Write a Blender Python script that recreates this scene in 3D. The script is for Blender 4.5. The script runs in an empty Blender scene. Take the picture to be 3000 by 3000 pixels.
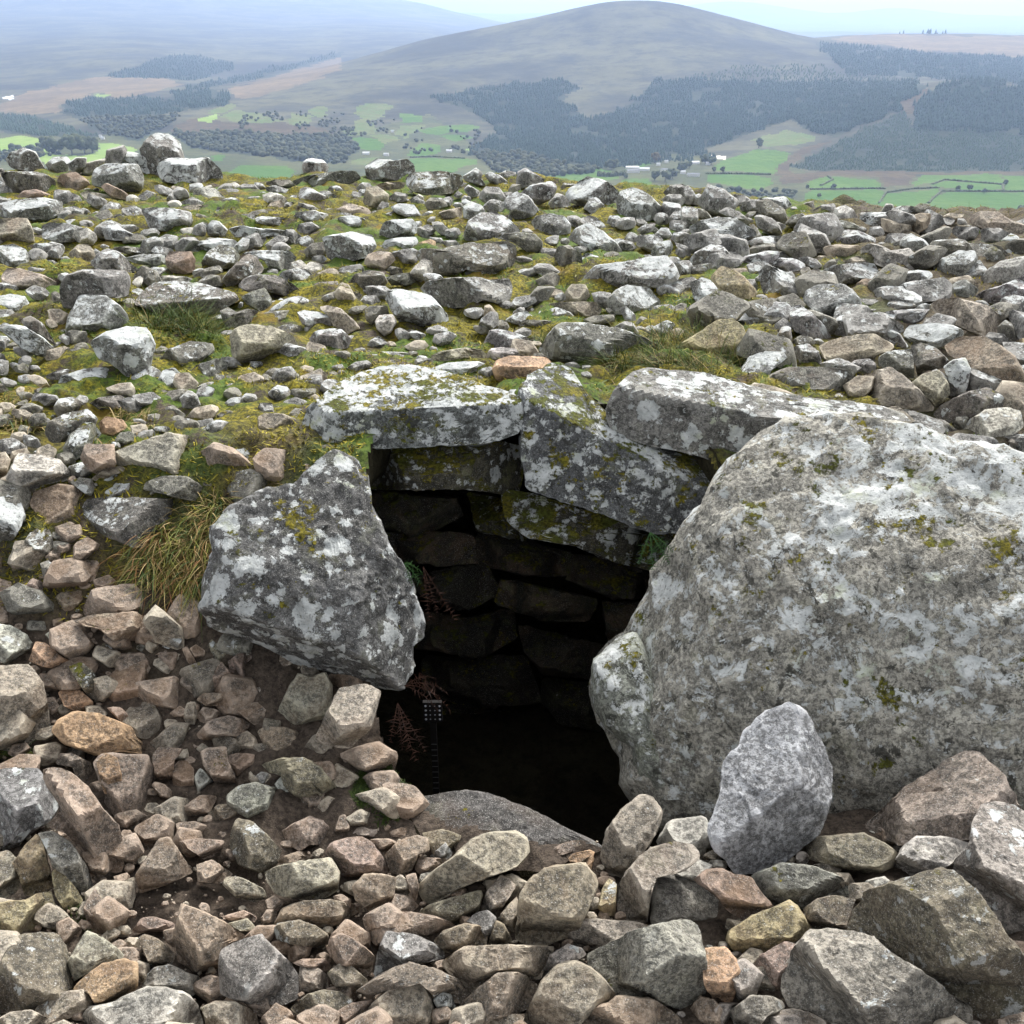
import bpy, bmesh, math, random
import numpy as np
from mathutils import Vector

rng = np.random.default_rng(7)
random.seed(7)
SC = bpy.context.scene
COL = SC.collection

# ------------------------------------------------------------------ camera
EYE = 1.65
PITCH = math.radians(27.0)
FPX = 2881.0                      # focal length in pixels of the 3000 px wide photograph
cd = bpy.data.cameras.new('camera')
cam = bpy.data.objects.new('camera', cd)
COL.objects.link(cam)
cam.location = (0, 0, EYE)
cam.rotation_euler = (math.radians(90) - PITCH, 0, 0)
cd.sensor_width = 36.0
cd.lens = 36.0 * FPX / 3000.0
cd.clip_start = 0.05
cd.clip_end = 90000
SC.camera = cam

# ------------------------------------------------------------------ light
SUN_EL, SUN_AZ = math.radians(48), math.radians(22)     # azimuth from +Y towards +X: ahead, to the right
w = bpy.data.worlds.new('World')
SC.world = w
w.use_nodes = True
nt = w.node_tree
nt.nodes.clear()
sky = nt.nodes.new('ShaderNodeTexSky')
sky.sky_type = 'NISHITA'
sky.sun_disc = False
sky.sun_elevation = SUN_EL
sky.sun_rotation = SUN_AZ
sky.air_density = 1.0
sky.dust_density = 4.0
hs = nt.nodes.new('ShaderNodeHueSaturation')           # thin cloud takes most of the blue out of the sky
hs.inputs['Saturation'].default_value = 0.14
bg = nt.nodes.new('ShaderNodeBackground')
bg.inputs['Strength'].default_value = 0.15
wo = nt.nodes.new('ShaderNodeOutputWorld')
nt.links.new(sky.outputs[0], hs.inputs['Color'])
nt.links.new(hs.outputs[0], bg.inputs[0])
nt.links.new(bg.outputs[0], wo.inputs[0])

sl = bpy.data.lights.new('sun', 'SUN')
sl.energy = 1.5
sl.angle = math.radians(14)
sl.color = (1.0, 0.96, 0.90)
sun = bpy.data.objects.new('sun', sl)
COL.objects.link(sun)
d = Vector((math.sin(SUN_AZ) * math.cos(SUN_EL), math.cos(SUN_AZ) * math.cos(SUN_EL), math.sin(SUN_EL)))
sun.rotation_euler = (-d).to_track_quat('-Z', 'Y').to_euler()

SC.view_settings.view_transform = 'Standard'
SC.view_settings.look = 'None'
SC.view_settings.gamma = 1.0
SC.view_settings.use_curve_mapping = False
SC.view_settings.exposure = 1.32

# ------------------------------------------------------------------ helpers
CP, SP = math.cos(PITCH), math.sin(PITCH)
CAM = np.array([0.0, 0.0, EYE])


def ray(px, py):
    """unit direction of the photograph's pixel"""
    px = np.asarray(px, float); py = np.asarray(py, float)
    a = (px - 1500.0) / FPX
    b = (1500.0 - py) / FPX
    v = np.stack([a, CP + b * SP, -SP + b * CP], -1)
    return v / np.linalg.norm(v, axis=-1, keepdims=True)


def to_px(p):
    p = np.asarray(p, float) - CAM
    f = p[..., 1] * CP - p[..., 2] * SP
    u = p[..., 1] * SP + p[..., 2] * CP
    f = np.maximum(f, 1e-6)
    return 1500 + FPX * p[..., 0] / f, 1500 - FPX * u / f


def hash3(ix, iy, iz, seed):
    n = (ix * 374761393 + iy * 668265263 + iz * 2147483647 + seed * 1274126177) & 0xFFFFFFFF
    n = ((n ^ (n >> 13)) * 1274126177) & 0xFFFFFFFF
    n = n ^ (n >> 16)
    return (n & 0xFFFF) / 32767.5 - 1.0


def noise3(p, seed=0):
    p = np.asarray(p, float)
    i = np.floor(p).astype(np.int64)
    f = p - i
    f = f * f * f * (f * (f * 6 - 15) + 10)
    out = 0
    for dx in (0, 1):
        wx = f[..., 0] if dx else 1 - f[..., 0]
        for dy in (0, 1):
            wy = f[..., 1] if dy else 1 - f[..., 1]
            for dz in (0, 1):
                wz = f[..., 2] if dz else 1 - f[..., 2]
                out = out + wx * wy * wz * hash3(i[..., 0] + dx, i[..., 1] + dy, i[..., 2] + dz, seed)
    return out


def fbm(p, oct=4, seed=0, gain=0.5):
    s, a = 0, 1.0
    for k in range(oct):
        s = s + a * noise3(p * (2.03 ** k) + 17.3 * k, seed + k)
        a *= gain
    return s


def smooth(a, b, x):
    t = np.clip((x - a) / (b - a), 0, 1)
    return t * t * (3 - 2 * t)


def mesh_obj(name, verts, faces, mat=None, smooth_shade=True, parent=None, loc=None):
    me = bpy.data.meshes.new(name)
    verts = np.asarray(verts, np.float32)
    if isinstance(faces, np.ndarray):
        n, k = faces.shape
        me.vertices.add(len(verts)); me.vertices.foreach_set('co', verts.ravel())
        me.loops.add(n * k); me.loops.foreach_set('vertex_index', faces.astype(np.int32).ravel())
        me.polygons.add(n)
        me.polygons.foreach_set('loop_start', np.arange(0, n * k, k, dtype=np.int32))
        me.polygons.foreach_set('loop_total', np.full(n, k, np.int32))
    else:
        me.from_pydata(verts.tolist(), [], faces)
    me.update(calc_edges=True)
    if smooth_shade:
        me.polygons.foreach_set('use_smooth', np.ones(len(me.polygons), bool))
    if mat: me.materials.append(mat)
    o = bpy.data.objects.new(name, me)
    COL.objects.link(o)
    if loc is not None: o.location = loc
    if parent is not None: o.parent = parent
    return o


def empty(name, loc):
    o = bpy.data.objects.new(name, None)
    o.empty_display_size = 0.1
    o.location = loc
    COL.objects.link(o)
    return o


def tag(o, label=None, category=None, group=None, kind=None):
    if label: o['label'] = label
    if category: o['category'] = category
    if group: o['group'] = group
    if kind: o['kind'] = kind
    return o


class NB:
    """small node-graph builder"""
    def __init__(self, name):
        self.m = bpy.data.materials.new(name); self.m.use_nodes = True
        self.t = self.m.node_tree; self.t.nodes.clear()
        self.out = self.t.nodes.new('ShaderNodeOutputMaterial')
        self.b = self.t.nodes.new('ShaderNodeBsdfPrincipled')
        self.b.inputs['Roughness'].default_value = 0.9
        self.b.inputs['Specular IOR Level'].default_value = 0.25
        self.t.links.new(self.b.outputs[0], self.out.inputs['Surface'])
    def n(self, typ, ins=None, **kw):
        nd = self.t.nodes.new(typ)
        for k, v in kw.items(): setattr(nd, k, v)
        for k, v in (ins or {}).items(): self.set(nd.inputs[k], v)
        return nd
    def set(self, sock, v):
        if isinstance(v, bpy.types.NodeSocket): self.t.links.new(v, sock)
        elif isinstance(v, (tuple, list)) and len(v) == 3 and sock.type == 'RGBA': sock.default_value = (*v, 1)
        else: sock.default_value = v
    def math(self, op, a, b=0.0, c=0.0):
        nd = self.n('ShaderNodeMath', operation=op)
        for i, v in enumerate((a, b, c)): self.set(nd.inputs[i], v)
        return nd.outputs[0]
    def ramp(self, x, lo, hi, a=0.0, b=1.0, smoothst=True):
        nd = self.n('ShaderNodeMapRange', {'Value': x, 'From Min': lo, 'From Max': hi, 'To Min': a, 'To Max': b},
                    interpolation_type='SMOOTHSTEP' if smoothst else 'LINEAR')
        return nd.outputs[0]
    def mix(self, f, a, b):
        nd = self.n('ShaderNodeMix', data_type='RGBA')
        self.set(nd.inputs['Factor'], f); self.set(nd.inputs[6], a); self.set(nd.inputs[7], b)
        return nd.outputs[2]
    def noise(self, v, scale, detail=4, rough=0.55, dist=0.0):
        return self.n('ShaderNodeTexNoise', {'Vector': v, 'Scale': scale, 'Detail': detail, 'Roughness': rough,
                                             'Distortion': dist}).outputs[0]
    def attr(self, name):
        return self.n('ShaderNodeAttribute', attribute_type='OBJECT', attribute_name=name).outputs['Fac']


def simple_mat(name, color, rough=0.9, var=0.25, scale=30.0):
    g = NB(name)
    tc = g.n('ShaderNodeTexCoord').outputs['Object']
    f = g.noise(tc, scale, 4)
    c0 = tuple(c * (1 - var) for c in color); c1 = tuple(min(1, c * (1 + var)) for c in color)
    g.set(g.b.inputs['Base Color'], g.mix(g.ramp(f, .3, .7), c0, c1))
    g.b.inputs['Roughness'].default_value = rough
    return g.m
# ------------------------------------------------------------------ the lie of the land near the camera
# distance of the cairn's brow, by direction (x/y)
BROW_T = np.array([-.75, -.52, -.35, -.25, 0, .17, .28, .40, .52, .75])
BROW_Y = np.array([8.3, 8.3, 7.8, 7.9, 7.9, 7.3, 6.9, 6.55, 6.3, 6.2])


def G(x, y):
    x = np.asarray(x, float); y = np.asarray(y, float)
    z = 0.5 * smooth(1.75, 2.75, y) + 0.05 * smooth(3.0, 6.0, y)
    z = z + 0.10 * smooth(0.35, 0.9, np.abs(x + 0.1)) * (1 - smooth(1.0, 1.8, y))
    br = np.interp(x / np.maximum(y, .2), BROW_T, BROW_Y)
    d = np.maximum(y - br + 0.25, 0)
    z = z - 0.42 * d ** 1.15
    d2 = np.maximum(-y, 0)
    return z - 0.05 * d2


def ground_bumps(x, y):
    p = np.stack([x, y, 0 * x], -1)
    return 0.035 * fbm(p * 2.2, 3, 11) + 0.018 * fbm(p * 13, 3, 31) + 0.030 * np.abs(noise3(p * 7, 41)) * smooth(2.6, 3.2, y)


def hit_ground(px, py):
    """where the line of sight through a photo pixel meets the ground"""
    r = ray(px, py)
    t = 0.8
    for _ in range(4000):
        p = CAM + r * t
        if p[2] < G(p[0], p[1]): break
        t += 0.01 + 0.002 * t
        if t > 16: break
    return CAM + r * t


PIT = (0.19, 2.31, 0.52, 0.72)                 # middle and half-widths of the collapsed opening; it drifts left going in


def pit_x(y):
    return PIT[0] - .10 * (y - 1.6)


def in_pit(p, grow=1.0):
    return (np.abs((p[..., 0] - pit_x(p[..., 1])) / (PIT[2] * grow)) ** 3 + np.abs((p[..., 1] - PIT[1]) / (PIT[3] * grow)) ** 3) < 1


def skyline(px):
    """where the cairn's brow shows, for a photo column: line and distance"""
    t = (px - 1500.0) / FPX / .95
    yb = float(np.interp(t, BROW_T, BROW_Y)) - .30
    q = to_px(np.array([t * yb, yb, float(G(t * yb, yb))]))
    return float(q[1]), yb


# ------------------------------------------------------------------ materials: ground
def ground_material():
    g = NB('moss_and_soil')
    tc = g.n('ShaderNodeTexCoord').outputs['Object']
    sep = g.n('ShaderNodeSeparateXYZ', {0: tc})
    X, Y = sep.outputs[0], sep.outputs[1]
    big = g.noise(tc, 1.6, 5, .6)
    mid = g.noise(tc, 9, 5, .65)
    fine = g.noise(tc, 70, 5, .7)
    grit = g.noise(tc, 260, 3, .7)
    soil = g.mix(g.ramp(fine, .3, .7), (.028, .021, .016), (.105, .082, .063))
    soil = g.mix(g.ramp(grit, .62, .72), soil, (.22, .18, .14))
    moss = g.mix(g.ramp(mid, .35, .65), (.095, .100, .010), (.32, .265, .018))
    moss = g.mix(g.ramp(fine, .35, .7), (.030, .032, .008), moss)
    rust = g.mix(g.ramp(g.noise(tc, 5.3, 4), .55, .7), moss, (.17, .115, .022))
    green = g.mix(g.ramp(g.noise(tc, 3.1, 4), .47, .60), rust, g.mix(g.ramp(fine, .3, .7), (.028, .055, .008), (.095, .145, .016)))
    # bare trodden soil in front of the entrance, moss on the cairn's flat top
    mossy = g.ramp(g.math('ADD', Y, g.math('MULTIPLY', g.math('SUBTRACT', big, .5), 1.6)), 2.15, 2.9)
    right = g.ramp(g.math('SUBTRACT', X, g.math('MULTIPLY', Y, .22)), .35, .8)
    mossy = g.math('MULTIPLY', mossy, g.math('SUBTRACT', 1.0, g.math('MULTIPLY', right, .85)))
    mossy = g.math('MULTIPLY', mossy, g.ramp(g.math('ADD', mid, g.math('MULTIPLY', fine, .4)), .54, .70))
    g.set(g.b.inputs['Base Color'], g.mix(mossy, soil, green))
    h = g.math('ADD', g.math('MULTIPLY', fine, 1.0), g.math('MULTIPLY', grit, .4))
    bp = g.n('ShaderNodeBump', {'Height': h, 'Strength': .8, 'Distance': .012})
    g.set(g.b.inputs['Normal'], bp.outputs[0])
    return g.m


M_GROUND = ground_material()

# fan of quads that gets coarser with distance
ts = np.concatenate([np.linspace(-2.2, -.72, 40)[:-1], np.linspace(-.72, .72, 420), np.linspace(.72, 2.2, 40)[1:]])
ys = np.concatenate([np.linspace(.55, 3.2, 270)[:-1], np.geomspace(3.2, 15.0, 260)])
TT, YY = np.meshgrid(ts, ys)
XX = TT * YY
GZ = G(XX, YY) + ground_bumps(XX, YY)
V = np.stack([XX, YY, GZ], -1)
idx = np.arange(V.shape[0] * V.shape[1]).reshape(V.shape[:2])
F = np.stack([idx[:-1, :-1], idx[:-1, 1:], idx[1:, 1:], idx[1:, :-1]], -1).reshape(-1, 4)
Vf = V.reshape(-1, 3)
keep = ~in_pit(Vf)[F].all(1)
gr = mesh_obj('ground', Vf, F[keep], M_GROUND)
tag(gr, kind='structure')
# the same ground under and behind the photographer
xs2 = np.linspace(-6, 6, 60); ys2 = np.linspace(-8, .62, 50)
A, B = np.meshgrid(xs2, ys2)
Z2 = G(A, B) + .035 * fbm(np.stack([A, B, 0 * A], -1) * 2.2, 3, 11) - .02
i2 = np.arange(A.size).reshape(A.shape)
F2 = np.stack([i2[:-1, :-1], i2[:-1, 1:], i2[1:, 1:], i2[1:, :-1]], -1).reshape(-1, 4)
tag(mesh_obj('ground', np.stack([A, B, Z2], -1).reshape(-1, 3), F2, M_GROUND), kind='structure')
# ------------------------------------------------------------------ stone survey
# every line: tone[@forward distance] outline  | short landmark name | full label
SURVEY = {}
SURVEY['A1'] = '''
g 790,840 850,770 890,755 960,760 1020,810 1065,880 1050,925 900,930 830,915 | skyline pyramid boulder | tall pyramid-shaped grey boulder standing highest on the cairn's left skyline
w 885,960 900,920 960,895 1100,900 1180,890 1240,950 1265,1000 1240,1040 1080,1050 920,1030 | ring-lichened boulder | boulder with round white lichen rings on the skyline, right of a grey block
g 520,1000 540,950 600,925 780,930 815,1000 805,1080 740,1090 570,1060 525,1050 | skyline grey block | bluish grey squared block in front of the white stone on the left skyline
w 640,900 680,855 760,860 850,900 890,940 880,1000 820,1000 790,940 640,915
g 590,890 600,850 700,820 725,850 640,900
p 445,950 470,925 600,895 640,910 550,940 520,1000 470,990
g 30,900 60,860 130,838 200,860 235,920 260,960 200,980 60,950
w 255,930 300,890 380,885 400,910 385,970 300,980
w 380,930 430,890 490,890 490,940 430,970
d 0,980 60,970 240,975 310,1020 320,1090 150,1110 80,1105 30,1040
b 320,1020 345,985 430,975 500,1020 520,1070 440,1080 360,1070
b 570,1060 600,1035 700,1080 750,1120 740,1140 640,1125
b 90,1120 130,1080 200,1070 310,1110 300,1125 150,1135
t 450,1095 480,1080 600,1100 680,1130 660,1145 480,1135
g 360,1120 410,1090 450,1110 480,1160 400,1175
w 0,1150 100,1130 240,1120 350,1140 360,1210 250,1260 120,1250 0,1230 | white-topped dark slab | dark slab with a white lichen top at the far left edge of the plateau
g 350,1180 420,1165 480,1190 470,1225 380,1230
g 780,1110 830,1075 900,1100 890,1140 800,1140
p 1090,1080 1120,1060 1220,1065 1280,1120 1260,1150 1100,1150
t 945,1080 980,1050 1025,1060 1020,1090 960,1095
g 1010,1150 1090,1115 1180,1160 1200,1180 1020,1170
t 1000,1180 1060,1160 1170,1160 1180,1200 1060,1205
g 1220,1200 1230,1170 1280,1175 1400,1200 1390,1225 1230,1220
p 1270,1155 1300,1145 1400,1160 1400,1190 1280,1180
t 1500,1190 1530,1150 1590,1130 1610,1170 1560,1205
g 1600,1200 1610,1150 1660,1140 1665,1190 1630,1205
g 1690,1110 1700,1065 1750,1060 1840,1110 1920,1160 1880,1175 1700,1155
g 1255,1070 1340,1070 1390,1100 1350,1120 1270,1110
d 1480,1040 1560,1015 1640,1020 1690,1060 1640,1075
w 1710,960 1715,910 1760,895 1830,905 1860,940 1840,980 1740,990 | white skyline cobble | small round white cobble perched on the cairn skyline
d 1640,1030 1720,1000 1900,970 2010,965 2050,1010 1960,1050 1850,1070 1720,1065 | mossy skyline slab | long dark mossy slab on the cairn skyline right of the white cobble
g 1340,1060 1380,1040 1440,1045 1480,1080 1420,1095
w 1500,1060 1560,1050 1690,1090 1640,1110 1510,1090
g 1660,1220 1700,1200 1780,1190 1860,1215 1850,1260 1750,1280 1690,1250
g 1370,1130 1430,1110 1500,1115 1480,1140 1380,1150
g 1880,1220 1932,1200 1990,1210 1960,1270 1890,1260
d 1170,1220 1300,1230 1325,1255 1200,1265
'''
SURVEY['B1'] = '''
t -30,80 90,72 155,80 190,150 195,215 60,225 -30,215
g 235,120 280,100 370,105 470,130 505,185 490,205 330,215 240,190
g 800,25 860,15 960,20 1080,40 1090,90 1060,150 960,155 850,135 | square-ended bluish boulder | bluish grey square-ended boulder with white spots among moss, upper left
g 690,20 760,5 800,25 830,90 760,110 690,60
d 500,90 560,40 610,25 640,60 610,110 540,115
w 640,70 680,50 740,90 790,125 740,130 660,100
g 580,150 610,115 660,110 720,150 820,195 800,215 700,205 600,205
w 1085,170 1100,120 1150,95 1175,110 1160,180 1110,200
g 1165,130 1200,85 1240,95 1290,140 1270,185 1180,185
w 1290,135 1360,115 1460,135 1650,140 1655,178 1500,182 1330,185 | long white bar stone | long low white-crusted bar of stone lying in moss, upper left
g 1440,85 1460,65 1640,75 1655,100 1620,120 1450,112
w 1340,90 1360,75 1420,80 1420,105 1350,110
g 1660,45 1720,40 1850,45 1860,80 1780,110 1700,88
d 1815,140 1850,105 1900,120 1905,150 1840,160
w 1825,185 1900,170 1990,155 2110,175 2130,240 2080,300 1980,325 1900,335 1850,290 | white wedge boulder | white-crusted wedge boulder on the plateau left of the pink chip
w 1000,250 1100,210 1230,190 1340,200 1360,240 1200,265 1100,265
d 1140,330 1170,270 1240,225 1320,240 1360,290 1330,350 1220,375 1150,360
b 935,300 960,265 1080,265 1105,310 1100,380 1050,395 980,385 945,350 | square brown block | small square brown block standing among grey stones, left plateau
g 700,300 800,280 930,280 940,340 890,350 760,330
d 620,240 720,235 870,255 880,275 750,285 650,260
b 840,230 900,205 1000,210 1000,240 920,242
g 250,290 290,245 340,225 365,260 340,310 270,320
t 385,280 440,225 500,220 545,275 520,330 440,335
w 310,340 370,305 420,330 370,360
g 510,330 550,280 610,245 680,275 760,350 840,395 760,400 620,375 540,360
g -20,235 80,222 140,250 215,330 210,355 110,362 -20,330
t 5,410 40,360 110,360 250,400 340,450 300,495 180,505 60,490 15,450 | cream-backed stone | long rounded stone with a cream back at the left edge of the plateau
g 335,470 370,400 470,370 620,370 720,380 735,440 720,520 660,530 580,510 460,515 430,570 380,650 350,560 | blotched upper block | large grey block with round white lichen blotches, resting above a twin block
g 370,740 380,650 450,510 600,515 690,580 725,640 700,700 600,730 480,750 | blotched lower block | sloping lichen-blotched block just beneath the large blotched grey block
d 760,560 800,500 880,440 1000,430 1150,450 1330,500 1350,540 1290,570 1230,615 1100,628 900,615 | flat table slab | broad flat dark grey table slab above a hollow of long grass
p 850,440 890,405 960,400 1080,410 1100,445 980,440 900,445
d 1255,420 1320,350 1400,275 1450,290 1495,360 1480,385 1370,440 1290,470
d 1090,400 1150,365 1240,340 1270,385 1180,405 1120,430
d 1110,440 1180,395 1245,400 1260,460 1180,470
d 1350,460 1380,420 1450,395 1560,400 1660,450 1720,500 1650,520 1520,495 1400,495
g 1370,270 1480,260 1640,260 1680,300 1600,370 1530,370 1490,310 1400,290
p 1600,360 1640,330 1700,310 1745,350 1680,412
t 1740,440 1790,390 1860,360 1900,360 1930,400 1850,430
d 1740,465 1800,440 1910,430 1920,470 1840,500 1750,490
d 1365,520 1430,490 1500,470 1540,540 1530,600 1490,622 1400,565
g 1680,560 1710,520 1750,540 1755,590 1700,597
d 1245,600 1290,580 1340,610 1400,590 1460,600 1465,650 1440,690 1290,725
d 1470,650 1500,610 1640,595 1670,640 1580,685 1500,685
d 1570,690 1640,670 1710,690 1700,740 1620,748
g 1680,610 1720,595 1810,610 1900,640 1880,695 1790,715 1710,675
t 1800,580 1850,570 1932,590 2010,660 2040,700 1960,738 1890,695 1850,620
g 1750,760 1780,715 1870,700 1932,705 1990,760 1970,810 1850,835 1770,805
t 1300,740 1330,700 1400,680 1540,690 1660,745 1690,800 1640,830 1520,855 1410,905 1330,905 1310,840 | tan undercut stone | tan stone with a pale top and brown undercut face on the mossy plateau
d 900,880 950,820 1080,770 1200,785 1215,830 1140,885 1060,935 960,935
d 1065,950 1120,905 1230,870 1290,890 1280,965 1160,995 1080,985
w 510,780 600,720 720,690 830,700 880,790 860,870 830,1005 780,1025 700,965 640,905 560,870 530,820 | white-streaked tilted block | tilted block streaked with thick white lichen beside dark grass, left plateau
g 890,1000 920,940 980,920 1040,970 1070,1030 1000,1052 910,1045
g 330,1010 350,970 470,930 600,920 650,960 665,1010 590,1045 450,1065 350,1065
t 590,1040 680,1010 740,1005 795,1090 780,1105 690,1085
w 0,710 60,680 140,690 240,750 330,830 310,868 200,850 120,810 60,755
d 120,650 170,625 240,670 320,790 330,825 240,740 140,690
w -20,520 60,505 140,520 180,580 150,605 60,632 -20,630
g -20,750 40,760 30,820 -20,850
d 300,1150 330,1100 410,1085 490,1130 470,1180 330,1205
d 495,1130 560,1090 680,1080 740,1110 700,1160 560,1165
d 255,1300 270,1230 380,1180 500,1155 555,1210 540,1250 450,1285 400,1335 290,1348 | dark loaf stone | dark loaf-shaped stone on the left bank above the pinkish cobble
d 355,1380 390,1310 470,1240 530,1230 575,1300 530,1340 440,1445 380,1445
o 560,1240 600,1195 700,1220 725,1260 640,1312 570,1292 | pinkish cobble | small pinkish cobble on the left bank beside green leaves
d 650,1330 680,1290 730,1280 820,1330 740,1368 660,1372
t 640,1400 720,1370 860,1320 960,1295 1130,1320 1175,1350 1170,1440 1140,1520 900,1540 720,1505 650,1470 | tan capping slab | thick tan slab balanced on smaller stones at the top of the left bank
w 1190,1450 1280,1410 1420,1350 1520,1330 1540,1360 1500,1450 1400,1485 1320,1495 1220,1475
t 1460,1200 1500,1180 1600,1185 1690,1220 1660,1285 1560,1315 1490,1325 1465,1270 | pale-faced brick stone | brick-shaped stone with a pale face on the moss left of the capstone
d 1460,1170 1540,1140 1620,1140 1640,1170 1560,1188 1480,1192
t 1375,1240 1400,1200 1440,1190 1445,1275 1390,1288
g 1710,1010 1760,960 1820,960 1830,1020 1790,1058 1730,1048
d 1240,1050 1300,1010 1350,1010 1340,1050 1260,1078
d 1225,1190 1270,1165 1320,1165 1310,1222 1250,1244
d 930,1150 980,1135 1055,1190 1030,1222 960,1192
d 1560,1100 1620,1060 1690,1060 1680,1102 1590,1118
g 1670,1460 1690,1400 1740,1420 1720,1475
d 190,1050 230,1035 280,1060 270,1098 210,1094
d 70,920 130,895 210,930 180,958 90,948
d 1590,960 1650,945 1695,960 1690,1002 1610,998
d 1460,990 1500,950 1550,990 1540,1022 1480,1024
d 1030,1110 1110,1095 1160,1100 1120,1122
'''
SURVEY['A2'] = '''
w 130,945 200,895 290,910 370,900 410,930 430,995 330,1000 240,1000 150,995 | white skyline boulder | broad crusty white boulder on the middle of the cairn skyline
t 180,1050 260,1030 370,1030 350,1065 240,1080
d 360,1010 400,975 560,970 680,990 690,1040 640,1095 510,1108 400,1085 370,1050 | smooth dark loaf boulder | smooth dark grey loaf-shaped boulder near the middle of the skyline
w 685,1000 760,950 800,980 790,1010 830,1060 760,1045 700,1025
w 810,990 840,970 900,995 945,1030 890,1062 840,1032
g 890,985 930,965 990,975 980,1020 940,1032
g 985,1060 1000,970 1040,950 1100,985 1170,1025 1080,1045 1010,1075
g 1010,1090 1080,1045 1190,1025 1225,1060 1190,1130 1110,1165 1060,1115
g 905,1170 940,1110 990,1085 1060,1110 1120,1190 1080,1235 1000,1265 940,1235 960,1190 | tooth-shaped stone | white-faced tooth-shaped stone leaning over moss below the skyline, centre
g 865,1130 910,1090 980,1085 930,1130 880,1148
g 1170,1150 1220,1090 1270,1110 1300,1160 1240,1192 1190,1182
d 1240,1060 1260,1035 1330,1040 1290,1088 1250,1092
g 1265,1100 1300,1060 1390,1000 1450,1010 1530,1040 1575,1090 1550,1150 1480,1175 1420,1145 1350,1165 1290,1145 | roof-shaped skyline boulder | roof-shaped grey boulder with a white ridge right of the skyline's middle
g 1370,1180 1420,1105 1460,1130 1510,1190 1490,1225 1400,1205
g 1555,1140 1580,1080 1650,1060 1710,1080 1760,1120 1810,1170 1800,1235 1740,1255 1640,1245 1570,1225 | shouldered round boulder | round-shouldered grey boulder with a mossy right side below the farm buildings
w 1500,1260 1520,1220 1570,1220 1600,1270 1550,1295
g 1330,1250 1400,1220 1440,1230 1500,1280 1480,1305 1350,1295
g 1820,1090 1860,1050 1932,1040 1980,1080 1932,1115 1850,1115
g 1810,1130 1850,1100 1920,1100 1960,1140 1880,1195
w 1840,1250 1880,1200 1932,1190 1970,1240 1900,1280
g 1670,1300 1720,1270 1780,1265 1760,1312 1700,1332
w 1770,1330 1810,1290 1850,1290 1880,1345 1820,1355
g 630,1110 660,1080 690,1100 670,1125
w 690,1070 720,1045 780,1080 790,1112 730,1122
w 380,1130 420,1110 480,1145 470,1168 400,1152
d 470,1150 500,1120 570,1120 605,1165 560,1190 490,1190
t 500,1220 590,1190 685,1170 680,1245 620,1250
g 200,1180 230,1140 270,1150 270,1192 220,1205
t 120,1150 140,1060 200,1050 270,1100 260,1165 200,1185
g 265,1120 310,1085 380,1100 360,1142 280,1152
w 90,1090 110,1070 150,1075 150,1112 110,1118
t -40,1190 50,1150 150,1180 190,1220 80,1225 0,1230
w -20,1230 60,1220 140,1240 150,1290 90,1310 -20,1285
w 280,1170 330,1150 410,1160 460,1230 440,1255 380,1235 300,1205
g 690,1260 690,1170 730,1140 790,1160 820,1200 740,1240
'''
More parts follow.
